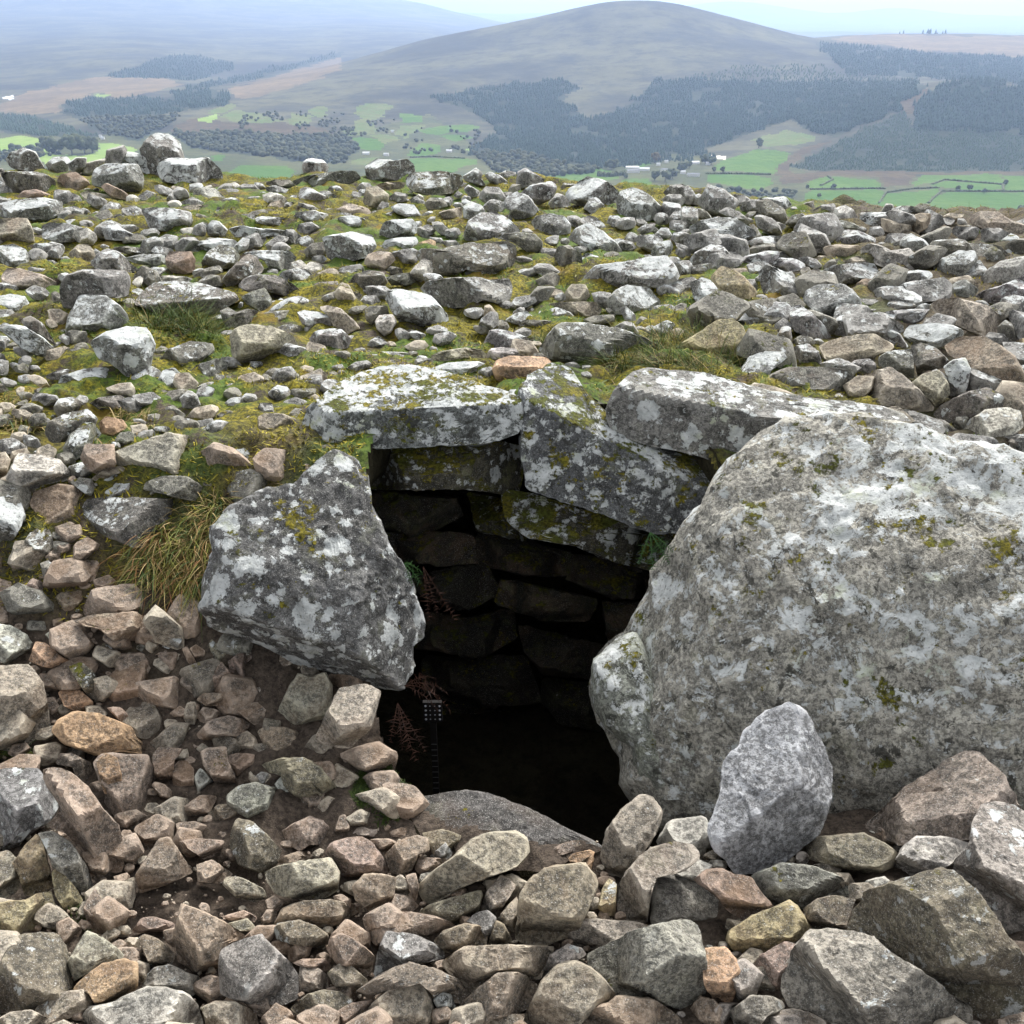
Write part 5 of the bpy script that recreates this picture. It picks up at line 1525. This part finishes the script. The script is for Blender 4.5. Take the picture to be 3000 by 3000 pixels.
# hedges: uneven ribbons of shrubs along the field edges
def hedge(fr, txt, label, hgt=3.2):
    pl = P(txt, fr)
    seg = []
    for a, b in zip(pl[:-1], pl[1:]):
        n = max(2, int(np.linalg.norm(b - a) / 2.5))
        seg.append(a + (b - a) * np.linspace(0, 1, n, endpoint=False)[:, None])
    q = np.concatenate(seg + [pl[-1:]])
    p = land_hit(q[:, 0], q[:, 1])
    d = np.gradient(p, axis=0)[:, :2]; d /= np.maximum(np.linalg.norm(d, axis=1, keepdims=True), 1e-6)
    nrm = np.stack([-d[:, 1], d[:, 0]], -1)
    n = len(p)
    hz = hgt * rng.uniform(.65, 1.25, n); wd = hgt * .7 * rng.uniform(.6, 1.3, n)
    V = []
    for sx, zz in ((-1, -.1), (-.8, .7), (0, 1), (.8, .7), (1, -.1)):
        V.append(np.concatenate([p[:, :2] + nrm * (wd * sx)[:, None], (p[:, 2] + hz * zz)[:, None]], 1))
    V = np.stack(V, 1).reshape(-1, 3)
    F = [(i * 5 + j, i * 5 + j + 1, i * 5 + 6 + j, i * 5 + 5 + j) for i in range(n - 1) for j in range(4)]
    o = mesh_obj('hedge', V - p[0], F, M_LEAF, False, loc=p[0])
    tag(o, label, 'hedge', 'hedges of the valley fields')


hedge('A3', '720,1073 900,1071 1100,1068 1150,1070', 'straight dark hedge across the left green fields of the right valley')
hedge('A3', '1410,1045 1480,1018 1640,1032 1810,1045 1818,1080', 'hedge with a square corner around the far right upper field')
hedge('A3', '1110,1150 1150,1092 1300,1070 1450,1064', 'hedge bending up between two lower green fields at right')
hedge('A3', '1390,1150 1462,1083', 'short slanting hedge dividing the lower right green fields')
hedge('A3', '1462,1083 1640,1084 1932,1086', 'long level hedge running to the right edge of the valley')
hedge('A3', '130,985 330,986 500,990', 'dark hedge between the two bright fields right of the farm', 4)
hedge('A3', '820,998 850,1018 780,1052', 'thin crooked hedge at the top left of the right fields')
hedge('A2', '1450,995 1520,1000 1600,990', 'thick dark hedge left of the farm', 9)
hedge('A2', '390,893 520,888 700,898', 'hedge along the top of the long green field in mid valley')

# farm buildings
M_WALL = simple_mat('whitewashed_wall', (.72, .71, .68), .9, .06, .5)
M_ROOFP = simple_mat('pale_sheet_roof', (.52, .53, .54), .6, .08, .5)
M_SLATE = simple_mat('slate_roof', (.16, .17, .18), .7, .15, .5)


def farm_building(px, py, wpx, rz, label, roof=M_ROOFP):
    b = land_hit(px, py)[0]
    L = wpx * np.linalg.norm(b - CAM) / FPX
    Wd = min(9.0, .55 * L); Hh = 4.2; Hr = 2.2
    root = empty('farm_building', b); root.rotation_euler = (0, 0, rz)
    tag(root, label, 'building', 'buildings of the valley farms')
    x, y = L / 2, Wd / 2
    v = [(-x, -y, -3), (x, -y, -3), (x, y, -3), (-x, y, -3), (-x, -y, Hh), (x, -y, Hh), (x, y, Hh), (-x, y, Hh), (-x, 0, Hh + Hr), (x, 0, Hh + Hr)]
    f = [(0, 1, 5, 4), (2, 3, 7, 6), (1, 2, 6, 9, 5), (3, 0, 4, 8, 7)]
    mesh_obj('wall', v, f, M_WALL, False, parent=root)
    e = .4
    def slab(y0, z0, y1, z1):
        t = .25
        return [(-x - e, y0, z0), (x + e, y0, z0), (x + e, y1, z1), (-x - e, y1, z1), (-x - e, y0, z0 + t), (x + e, y0, z0 + t), (x + e, y1, z1 + t), (-x - e, y1, z1 + t)]
    bf = [(0, 3, 2, 1), (4, 5, 6, 7), (0, 1, 5, 4), (1, 2, 6, 5), (2, 3, 7, 6), (3, 0, 4, 7)]
    sl = Hr / y
    vv = slab(-y - e, Hh - sl * e + .02, -.001, Hh + Hr + .02) + slab(y + e, Hh - sl * e + .02, .001, Hh + Hr + .02)
    mesh_obj('roof', vv, bf + [tuple(i + 8 for i in q) for q in bf], roof, False, parent=root)


for (x, y, wp, rz, lab, rf) in (
        (490, 468, 36, .05, 'long pale-roofed farm shed at the left of the farm', M_ROOFP), (605, 482, 27, -.1, 'white gabled farm shed right of the long shed', M_ROOFP),
        (500, 500, 34, .1, 'slate-roofed barn below the long farm shed', M_SLATE), (735, 437, 10, .3, 'small bright white cottage, lower of the two at the top of the farm', M_ROOFP),
        (810, 411, 10, .2, 'small bright white cottage, upper of the two at the top of the farm', M_ROOFP), (800, 490, 24, -.2, 'grey barn among trees in the middle of the farm', M_SLATE),
        (1085, 420, 20, .1, 'pale house by the twin trees on the right of the farm', M_ROOFP), (1205, 428, 11, .0, 'small white house under the right twin tree', M_ROOFP),
        (968, 512, 13, .2, 'small pale shed left of the wide lower farmhouse', M_ROOFP), (1065, 535, 34, -.1, 'wide white farmhouse at the lower right of the farm', M_SLATE)):
    farm_building(*c3(x, y), wp, rz, lab, rf)
for (x, y, wp, rz, lab) in ((140, 875, 18, .1, 'pale farm shed in mid valley above the white skyline boulder'), (255, 882, 14, -.1, 'pale house in mid valley right of the shed'),
                            (290, 750, 8, .2, 'tiny white cottage among trees on the lower slope of the hill'), (610, 862, 16, 0, 'pale farmhouse beside the mid valley hedges')):
    farm_building(1000 + x / 1.932, y / 1.932, wp, rz, lab)
for (x, y, wp, rz, lab) in ((1140, 590, 7, .1, 'dark-roofed cottage in the far left valley'), (1165, 612, 9, 0, 'white cottage in the far left valley right of the clump')):
    farm_building(*c4(x, y), wp, rz, lab)

# ------------------------------------------------------------------ haze over the valley
hm = bpy.data.materials.new('haze'); hm.use_nodes = True
ht = hm.node_tree; ht.nodes.clear()
hv = ht.nodes.new('ShaderNodeVolumePrincipled'); ho = ht.nodes.new('ShaderNodeOutputMaterial')
hv.inputs['Color'].default_value = (.50, .67, 1.0, 1)
hv.inputs['Density'].default_value = .000074
hv.inputs['Anisotropy'].default_value = .35
ht.links.new(hv.outputs[0], ho.inputs['Volume'])
ztop = float(max(LG.max(), 5) + 40); zbot = float(LG.min() - 5)
X0, X1, Y0, Y1 = -56000, 56000, -3000, 36000
hvx = [(X0, Y0, zbot), (X1, Y0, zbot), (X1, Y1, zbot), (X0, Y1, zbot), (X0, Y0, ztop), (X1, Y0, ztop), (X1, Y1, ztop), (X0, Y1, ztop)]
hb = mesh_obj('haze', hvx, [(0, 3, 2, 1), (4, 5, 6, 7), (0, 1, 5, 4), (1, 2, 6, 5), (2, 3, 7, 6), (3, 0, 4, 7)], hm, False)
tag(hb, kind='stuff')
# ------------------------------------------------------------------ loose small stones filling the gaps
RS = 4
OX, OY, NXo, NYo = -900, 440, 1200, 720          # the survey goes on past the picture's sides
occ = np.zeros((NYo, NXo), bool)
yy, xx = np.mgrid[0:NYo, 0:NXo]


def stamp(poly):
    x0, y0 = np.floor((poly.min(0) - (OX, OY)) / RS).astype(int); x1, y1 = np.ceil((poly.max(0) - (OX, OY)) / RS).astype(int)
    x0, y0 = max(x0, 0), max(y0, 0); x1, y1 = min(x1, NXo - 1), min(y1, NYo - 1)
    if x1 <= x0 or y1 <= y0: return
    sub = inside(xx[y0:y1 + 1, x0:x1 + 1] * RS + OX, yy[y0:y1 + 1, x0:x1 + 1] * RS + OY, poly)
    occ[y0:y1 + 1, x0:x1 + 1] |= sub


for s in STONES: stamp(s['poly'])


def brow_px(x): return np.interp(x, [-900, 0, 700, 1500, 2000, 2300, 2600, 3000, 3900], [490, 490, 530, 525, 560, 592, 622, 642, 650])


DIRT = P('560,2480 640,2330 760,2300 1000,2440 1060,2560 900,2650 700,2740 480,2800 330,2700 400,2480')
MOUTH = P('1200,1980 1150,1330 1500,1300 1950,1560 1900,1900 1840,2200 1870,2420 1700,2470 1480,2420 1250,2360 1180,2400 1210,2200')


TURF = [P('230,1490 330,1450 700,1440 730,1600 640,1780 400,1850 300,1700'), P('1740,1000 2200,985 2200,1160 1740,1150'), P('360,900 470,880 660,965 640,1030 380,1000')]


def zone(x, y):
    """kinds and share of ground covered by loose stones"""
    if inside(np.array(x), np.array(y), MOUTH): return None
    if y < brow_px(x) + 12: return None
    for t in TURF:
        if inside(np.array(x), np.array(y), t): return None
    right = x > 2020 + .25 * (y - 600)
    if y < 1330 and right: return 'ggddtwg', 1.0, 1.0
    if y < 900: return 'gwgwdpgw', .6, 1.0
    if y < 1330: return 'gwdtgdw', .42, .85
    if y < 2330 and x < 1200: return 'bdtbdb', .9, .95
    if x > 3020 or x < -20: return 'gdtgb', .9, 1.0           # the heap runs on at both sides of the picture
    if y >= 2200:
        if inside(np.array(x), np.array(y), DIRT): return 'bbt', .22, .6
        return ('gtdbp' if x > 1900 else 'bbtbt'), .95, 1.0
    return None


FILL = []
for size, tries in ((135, 1500), (100, 3500), (72, 4000), (52, 6000), (36, 7000), (25, 7000), (16, 9000), (10, 9000)):
    for it in range(int(tries * (1.5 if size >= 50 else 1))):
        x, y = (rng.uniform(-20, 3020) if it < tries else rng.uniform(-880, 3880)), rng.uniform(470, 3010 if it < tries else 3250)
        z = zone(x, y)
        if z is None or rng.random() > z[1]: continue
        if size < 30 and y < 1300 and rng.random() < (.8 if size > 20 else .97): continue
        if size == 10 and y < 1500: continue
        sz = size * z[2] * rng.uniform(.8, 1.2) * .5
        if y < 900: sz *= .62 + .38 * max(0, (y - 450) / 450)
        if size >= 100 and not z[1] >= .75: continue
        if size > 110 and y < 1330 and x < 1800: continue
        asp = rng.uniform(1.3, 2.5) if y < 1330 else rng.uniform(1.0, 1.9)
        n = int(rng.integers(5, 8))
        th = np.arange(n) * 2 * np.pi / n + rng.uniform(-.25, .25, n)
        rr = sz * rng.uniform(.8, 1.25, n)
        px_, py_ = rr * np.cos(th) * asp ** .5, rr * np.sin(th) / asp ** .5
        ro = rng.normal(0, .35)
        poly = np.stack([x + px_ * math.cos(ro) - py_ * math.sin(ro), y + px_ * math.sin(ro) + py_ * math.cos(ro)], -1)
        q = ((np.concatenate([(poly - [x, y]) * .8 + [x, y], [[x, y]]]) - (OX, OY)) / RS).astype(int)
        q = np.clip(q, 0, (NXo - 1, NYo - 1))
        if occ[q[:, 1], q[:, 0]].sum() > (4 if y < 1330 and x > 1900 else 3): continue
        if 1000 < x < 1960 and 1180 < y < 2460 and in_pit(hit_ground(x, poly[:, 1].max()), 1.06): continue
        stamp(poly)
        FILL.append((z[0][rng.integers(len(z[0]))], poly, sz))
groups = {}
for i, s in enumerate(STONES):
    if not s['single']: groups.setdefault(s['tone'], []).append((s['poly'], 3, 1000 + i))
for i, (t, poly, sz) in enumerate(FILL):
    groups.setdefault(t + ('f' if poly[:, 1].mean() > 1900 else ''), []).append((poly, 3 if sz > 26 else (2 if sz > 9 else 1), 5000 + i))
NM = {'g': 'grey_rubble', 'w': 'white_lichened_rubble', 'd': 'dark_rubble', 'b': 'brown_rubble', 't': 'tan_rubble', 'p': 'pale_rubble', 'o': 'orange_rubble', 'y': 'ochre_rubble', 'I': 'dark_rubble'}
for t, lst in groups.items():
    V_, F_, off = [], [], 0
    for poly, lv, sd in lst:
        W, sf, org, S = rock(poly, lv, sd)
        V_.append(W); F_.append(sf + off); off += len(W)
    fresh = t.endswith('f'); t = t[0]
    o = mesh_obj(NM[t], np.concatenate(V_), np.concatenate(F_), M_STONE)
    tone, lichen, moss, rust, blotch = TONES[t]
    if fresh and t in 'gd': tone = (tone[0] * 1.08, tone[1] * .99, tone[2] * .93)
    o.color = (*tone, 1)
    o['lichen'] = lichen * (.25 if fresh else .66); o['moss'] = moss * (.4 if fresh else 1); o['rust'] = rust; o['blotch'] = blotch * .6
    sharpen(o, 26)
    tag(o, kind='stuff')
# ------------------------------------------------------------------ the dark passage behind the entrance
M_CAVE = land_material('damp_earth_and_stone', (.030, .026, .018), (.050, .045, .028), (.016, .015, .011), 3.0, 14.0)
sv, sf = ICO[6]
cz = -.15 + .80 * np.sign(sv[:, 2]) * np.abs(sv[:, 2]) ** .8
hr = np.linalg.norm(sv[:, :2], axis=1, keepdims=True)
un = sv[:, :2] / np.maximum(hr, 1e-6)
sup = 1 / (np.abs(un[:, 0]) ** 3 + np.abs(un[:, 1]) ** 3) ** (1 / 3)
deep = 1 - smooth(.05, .42, cz)
rad = sup * np.minimum(1, (hr[:, 0] * 1.9)) * (1 + .10 * fbm(sv * 3.5, 4, 201) * deep + .04 * np.round(2 * noise3(sv * 5, 207)) * deep)
cx_ = un[:, 0] * rad * (PIT[2] * 1.01 + .12 * deep)
cy_ = PIT[1] + un[:, 1] * rad * (PIT[3] * 1.01 + .75 * deep * (un[:, 1] > 0) * smooth(0, .5, un[:, 1]))
cx_ = cx_ + pit_x(cy_)
cv = np.stack([cx_, cy_, cz], -1)
fc = cv[sf].mean(1)
ok = fc[:, 2] < G(fc[:, 0], fc[:, 1]) + .01
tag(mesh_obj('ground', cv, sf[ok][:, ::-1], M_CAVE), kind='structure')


# ------------------------------------------------------------------ grass, moss, ferns
def blade_material(name, c1, c2):
    g = NB(name)
    v = g.n('ShaderNodeNewGeometry').outputs['Random Per Island']
    g.set(g.b.inputs['Base Color'], g.mix(v, c1, c2))
    g.b.inputs['Roughness'].default_value = .7
    return g.m


M_GREEN = blade_material('green_grass', (.030, .058, .014), (.095, .13, .034))
M_STRAWG = blade_material('straw_grass_blades', (.20, .14, .055), (.36, .27, .12))
M_REDG = blade_material('reddish_grass_blades', (.16, .075, .030), (.24, .14, .045))
M_YGREEN = blade_material('yellow_green_grass', (.10, .11, .018), (.20, .19, .035))
M_FERN = blade_material('fern_green', (.025, .07, .018), (.05, .115, .03))
M_DEAD = blade_material('dead_bracken', (.028, .014, .010), (.070, .032, .021))
M_MOSS = blade_material('moss_fibres', (.085, .085, .010), (.36, .30, .024))
M_MOSSG = blade_material('green_moss_fibres', (.010, .022, .004), (.055, .085, .013))


def blades(base, dirs, length, width, droop, seg=4):
    """curved tapering blades as quads; returns verts, faces"""
    n = len(base)
    side = np.cross(dirs, [0, 0, 1.0]); side += 1e-4
    a = rng.uniform(0, np.pi, n)[:, None]
    side = side / np.linalg.norm(side, axis=1, keepdims=True)
    fwd = dirs * [1, 1, 0]; fwd = fwd / np.maximum(np.linalg.norm(fwd, axis=1, keepdims=True), 1e-5)
    side = side * np.cos(a) + np.cross(fwd, [0, 0, 1.0]) * 0 + np.array([0, 0, 1.0]) * np.sin(a) * .35
    V = []
    for k in range(seg + 1):
        t = k / seg
        c = base + dirs * (length * t)[:, None] + fwd * (length * droop * .35 * t * t)[:, None] - np.array([0, 0, 1.0]) * (length * droop * t * t)[:, None]
        wv = (width * (1 - t) ** .8 * .5 + .0002)[:, None] * side
        V += [c - wv, c + wv]
    V = np.stack(V, 1)
    i = np.arange(n)[:, None, None] * (2 * seg + 2); k = np.arange(seg)[None, :, None] * 2
    F = (i + k + np.array([0, 1, 3, 2])[None, None]).reshape(-1, 4)
    return V.reshape(-1, 3), F


def tuft(region, n, hgt, label, mats, lean=(0, 0), droop=.6, width=.0045, lift=0.0, spread=.7):
    """grass growing from the ground seen inside the region"""
    poly = P(region)
    x, y = [], []
    while len(x) < n:
        a = rng.uniform(poly.min(0), poly.max(0))
        if inside(a[:1], a[1:], poly)[0]: x.append(a[0]); y.append(a[1])
    # clumps: blades share a few dozen roots
    m = max(6, n // 22)
    roots = np.array([hit_ground(x[k], y[k]) for k in range(m)])
    b = roots[rng.integers(m, size=n)] + rng.normal(0, .012, (n, 3)) * [1, 1, .2]
    b[:, 2] = G(b[:, 0], b[:, 1]) - .01 + lift
    d = rng.normal(0, spread, (n, 3)); d[:, 2] = np.abs(d[:, 2]) * .3 + .9
    d[:, 0] += lean[0]; d[:, 1] += lean[1]
    d /= np.linalg.norm(d, axis=1, keepdims=True)
    L = hgt * rng.uniform(.45, 1.15, n)
    org = b.mean(0)
    v, f = blades(b - org, d, L, width * rng.uniform(.6, 1.2, n), droop * rng.uniform(.4, 1.5, n))
    o = mesh_obj('grass_tuft', v, f, None, loc=org)
    for m_, _ in mats: o.data.materials.append(m_)
    cum = np.cumsum([w_ for _, w_ in mats]); r = rng.random(n) * cum[-1]
    o.data.polygons.foreach_set('material_index', np.repeat(np.searchsorted(cum, r), 4).astype(np.int32))
    tag(o, label, 'grass', 'tufts of grass between the stones')


GG = [(M_GREEN, .8), (M_YGREEN, .12), (M_STRAWG, .08)]
tuft('375,915 470,900 640,975 640,1010 480,1000 400,975', 1500, .19, 'long dark green grass in the hollow under the flat table slab', GG, (.5, -.3), .30)
tuft('1850,1010 2050,1000 2190,1060 2180,1150 1980,1110 1900,1080 1790,1130 1770,1090', 2600, .18, 'mat of long drooping grass between the sail-shaped boulder and the right lintel slab', [(M_GREEN, .6), (M_YGREEN, .25), (M_STRAWG, .2)], (-.5, -.3), .32)
tuft('1385,1075 1440,1070 1445,1115 1400,1118', 120, .10, 'small bright green tuft left of the rusty wedge', [(M_GREEN, .7), (M_YGREEN, .3)], (-.3, 0), .5)
tuft('1560,1000 1600,985 1610,1020 1570,1025', 110, .10, 'small green tuft at the left tip of the sail-shaped boulder', [(M_GREEN, .6), (M_YGREEN, .4)], (0, 0), .5)
tuft('440,1560 620,1500 690,1620 640,1720 560,1740 420,1700 360,1640', 2600, .112, 'shaggy reddish and yellow grass clump on the left bank under the dark flat-topped block', [(M_REDG, .25), (M_STRAWG, .25), (M_YGREEN, .35), (M_GREEN, .25)], (-.05, -.45), .75, .0045, 0, 1.0)
tuft('560,1440 660,1480 680,1560 600,1560', 350, .11, 'yellowing grass at the upper left corner of the left entrance boulder', [(M_YGREEN, .4), (M_STRAWG, .3), (M_GREEN, .3)], (-.1, -.3), .8)
tuft('600,1340 860,1360 840,1420 640,1430', 500, .07, 'short yellow-green grass between the tan capping slab and the left entrance boulder', [(M_YGREEN, .5), (M_GREEN, .3), (M_STRAWG, .3)], (0, 0), .5)
tuft('-20,1160 130,1170 110,1260 -20,1300', 500, .09, 'pale green and straw grass at the left edge, above the pale shoebox stone', [(M_YGREEN, .5), (M_STRAWG, .4), (M_GREEN, .2)], (.1, 0), .6)
tuft('320,1190 440,1190 480,1260 400,1270', 420, .08, 'pale wispy grass right of the pinkish cobble', [(M_YGREEN, .4), (M_STRAWG, .5)], (.1, 0), .7)
tuft('240,1320 330,1300 330,1350 260,1350', 110, .08, 'green leafy tuft between the pinkish cobble and the tan capping slab', GG, (0, 0), .5, .008)
tuft('2725,628 2800,622 2985,640 2980,650 2740,640', 500, .10, 'thin straw-coloured grass on the brow at the right end of the skyline', [(M_STRAWG, .6), (M_YGREEN, .5)], (0, 0), .3)
tuft('0,2190 60,2190 140,2240 60,2250', 140, .05, 'small green sprigs left of the big orange boulder', GG, (0, -.2), .5)
tuft('200,2620 260,2680 250,2760 210,2740', 120, .04, 'tiny bright green mossy tuft beside the greenish jagged slab', [(M_MOSSG, 1)], (0, -.2), .4)
tuft('190,1960 250,1970 230,2010 190,2000', 90, .04, 'small bright green tuft above the black-stained orange stone', [(M_MOSSG, .7), (M_GREEN, .4)], (0, -.2), .4)

# moss: short fibres over the cairn top, more of it in patches
N = 170000
t_ = rng.uniform(-.62, .62, N); y_ = 2.2 * (8.3 / 2.2) ** rng.random(N)
x_ = t_ * y_
msk = fbm(np.stack([x_ * 2.4, y_ * 2.4, 0 * x_], -1), 3, 301) + .25
keep = (msk > rng.uniform(0, .7, N)) & (y_ < np.interp(t_, BROW_T, BROW_Y) + .3) & ~((t_ > .2) & (rng.random(N) < .55))
x_, y_ = x_[keep], y_[keep]
b_ = np.stack([x_, y_, G(x_, y_) + ground_bumps(x_, y_) - .002], -1)
b_ = b_[~in_pit(b_, 1.03)]
d_ = rng.normal(0, .6, (len(b_), 3)); d_[:, 2] = np.abs(d_[:, 2]) + .5; d_ /= np.linalg.norm(d_, axis=1, keepdims=True)
v_, f_ = blades(b_, d_, rng.uniform(.012, .036, len(b_)), rng.uniform(.004, .009, len(b_)), rng.uniform(.2, .7, len(b_)), 1)
o = mesh_obj('moss', v_, f_, M_MOSS, False); tag(o, kind='stuff')
o.data.materials.append(M_MOSSG)
gsel = fbm(b_ * 1.3, 2, 311) > .08
M_MOSSV = blade_material('bright_green_moss_fibres', (.032, .060, .006), (.13, .19, .018))
o.data.materials[1] = M_MOSSV
o.data.polygons.foreach_set('material_index', gsel.astype(np.int32))


# moss growing on the earth and walls at the left foot of the entrance
def moss_on(verts, faces, region, n, mat, ln=(.006, .016)):
    tri = verts[faces]
    cen_ = tri.mean(1)
    x, y = to_px(cen_)
    ar = np.linalg.norm(np.cross(tri[:, 1] - tri[:, 0], tri[:, 2] - tri[:, 0]), axis=1)
    keep_ = inside(x, y, region) & (cen_[:, 1] < 2.6)
    pr = ar * keep_ * np.clip(.6 + 1.5 * noise3(cen_ * 9, 77), 0, 2)
    if pr.sum() <= 0: return None
    k = rng.choice(len(faces), n, p=pr / pr.sum())
    uv = rng.dirichlet((1, 1, 1), n)
    b = (tri[k] * uv[..., None]).sum(1)
    nr = np.cross(tri[k, 1] - tri[k, 0], tri[k, 2] - tri[k, 0]); nr /= np.maximum(np.linalg.norm(nr, axis=1, keepdims=True), 1e-9)
    nr *= np.sign((nr * (CAM - b)).sum(1))[:, None]
    d = nr + rng.normal(0, .5, b.shape) + [0, 0, .2]; d /= np.linalg.norm(d, axis=1, keepdims=True)
    v, f = blades(b, d, rng.uniform(*ln, n), rng.uniform(.0025, .005, n), rng.uniform(.3, .8, n), 1)
    tag(mesh_obj('moss', v, f, mat, False), kind='stuff')


REG = P('1030,2330 1060,2230 1100,2150 1170,2100 1230,2130 1240,2250 1215,2340 1160,2400 1090,2420 1050,2390')
moss_on(cv, sf[ok], REG, 9000, M_MOSSG)
gsel_ = (np.abs(Vf[:, 0]) < .7) & (Vf[:, 1] > 1.5) & (Vf[:, 1] < 2.6)
gq = F[gsel_[F].all(1) & ~in_pit(Vf)[F].all(1)]
moss_on(Vf, np.concatenate([gq[:, :3], gq[:, [0, 2, 3]]]), REG, 7000, M_MOSSG)


# ferns and dead bracken in the mouth of the passage
def frond(V, F, base, dirv, L, n, leaf, droop, sidev):
    """one frond: a stalk with paired leaflets that shorten to the tip"""
    prev = base
    for k in range(1, n + 1):
        t = k / n
        c = base + dirv * L * t + np.array([0, 0, -1.0]) * droop * L * t * t
        tang = c - prev; tang /= max(np.linalg.norm(tang), 1e-6)
        w_ = .0011 * (1.3 - t)
        o_ = len(V); V += [prev - sidev * w_, prev + sidev * w_, c + sidev * w_, c - sidev * w_]; F.append((o_, o_ + 1, o_ + 2, o_ + 3))
        if t > .18:
            ln = leaf * math.sin(math.pi * min(1, (1.12 - t))) ** .8
            for sg in (-1, 1):
                tip = c + (sidev * sg + tang * .5 + rng.normal(0, .32, 3)) * ln * rng.uniform(.4, 1.1)
                o_ = len(V); V += [c - tang * L / n * .2, c + tang * L / n * .2, tip]; F.append((o_, o_ + 1, o_ + 2))
        prev = c


def fern(px, py, dy, fronds, mat, label, nm='fern', seed=0):
    rr = ray(px, py); b = CAM + rr * (dy / rr[1])
    V, F = [], []
    for (dx, dz, out, L, leaf, droop, n) in fronds:
        d = np.array([dx, -out, dz]); d /= np.linalg.norm(d)
        side = np.cross(d, [0, -1.0, .2]); side /= np.linalg.norm(side)
        frond(V, F, np.zeros(3), d, L, n, leaf, droop, side)
    o = mesh_obj(nm, np.array(V), F, mat, False, loc=b)
    tag(o, label, nm.replace('_', ' '))


fern(1185, 1650, 2.10, [(1, .1, .3, .045, .015, .5, 10), (.8, -.6, .3, .05, .016, .4, 11), (.4, -1, .3, .05, .014, .2, 10), (1, .6, .3, .03, .010, .6, 8)], M_FERN, 'small green fern on the right edge of the left entrance boulder')
fern(1905, 1560, 2.30, [(.1, -1, .4, .09, .022, .1, 14), (-.4, -.9, .4, .08, .02, .1, 13), (.6, -.8, .4, .09, .022, .1, 14), (.9, -.4, .4, .08, .02, .3, 13)], M_FERN, 'dark green fern hanging between the middle slab and the great boulder')
fern(1185, 2010, 2.02, [(1, .75, .3, .14, .026, .55, 16), (1, .45, .3, .13, .026, .75, 15), (.8, .9, .2, .12, .02, .4, 14), (1, .1, .4, .09, .022, .6, 12)], M_DEAD, 'reddish dead bracken frond arching from the left wall across the dark entrance', 'dead_bracken')
fern(1165, 2060, 1.99, [(.1, -1, .4, .12, .022, .0, 14), (.35, -1, .5, .15, .022, .0, 16), (-.2, -.9, .4, .10, .02, .0, 12), (.6, -.9, .4, .13, .02, .1, 14), (.3, -.5, .6, .08, .02, .5, 10)], M_DEAD, 'hanging bunch of dead brown bracken against the left wall of the entrance', 'dead_bracken')
fern(1240, 1660, 2.45, [(.3, -1, .3, .14, .02, .0, 14), (.6, -1, .3, .18, .022, .0, 16), (.1, -1, .3, .16, .02, .0, 14)], M_DEAD, 'faint dead bracken hanging in the shadow right of the small green fern', 'dead_bracken')

# ------------------------------------------------------------------ the fretted neck with pale pegs in the passage
M_DARKW = simple_mat('dark_varnished_wood', (.006, .005, .005), .7, .2, 40)
M_PEG = simple_mat('pale_pegs', (.27, .28, .30), .4, .05, 40)
M_FRET = simple_mat('dull_fret_metal', (.07, .07, .07), .45, .1, 40)
dyg = 2.16
def gp(px, py):
    r_ = ray(px, py); return CAM + r_ * (dyg / r_[1])
top, bot = gp(1285, 2058), gp(1279, 2330)
root = empty('guitar', bot)
tag(root, 'dark fretted guitar neck with sixteen pale pegs standing in the entrance', 'guitar')
axis = top - bot; Lg = np.linalg.norm(axis)
def local_box(name, c, sx, sy, sz, mat, par):
    v = [(c[0] + a * sx, c[1] + b * sy, c[2] + d * sz) for d in (-.5, .5) for b in (-.5, .5) for a in (-.5, .5)]
    return mesh_obj(name, v, [(0, 2, 3, 1), (4, 5, 7, 6), (0, 1, 5, 4), (1, 3, 7, 5), (3, 2, 6, 7), (2, 0, 4, 6)], mat, False, parent=par)
upv = Vector(axis).normalized()
root.rotation_euler = upv.to_track_quat('Z', 'Y').to_euler()
root.rotation_euler = (math.asin(-upv.y) * -1 if False else math.atan2(-upv.y, upv.z), 0, 0)
neck = local_box('neck', (0, 0, Lg * .40), .017, .012, Lg * .80, M_DARKW, root)
headst = local_box('headstock', (0, 0, Lg * .91), .052, .012, Lg * .20, M_DARKW, root)
me0 = None
for r_ in range(4):
    for c_, wx in enumerate((-.0185, -.0065, .0065, .0195)):
        big = c_ in (0, 3)
        s_ = .0034 if big else .0019
        sv2, sf2 = ICO[2]
        pg = mesh_obj('peg', sv2 * [s_, s_, s_ * .8] + [wx, -.008, Lg * (.845 + .045 * r_)], sf2, M_PEG, parent=root)
for k in range(9):
    local_box('fret', (0, -.007, Lg * (.10 + .06 * k)), .016, .002, .0014, M_FRET, root)
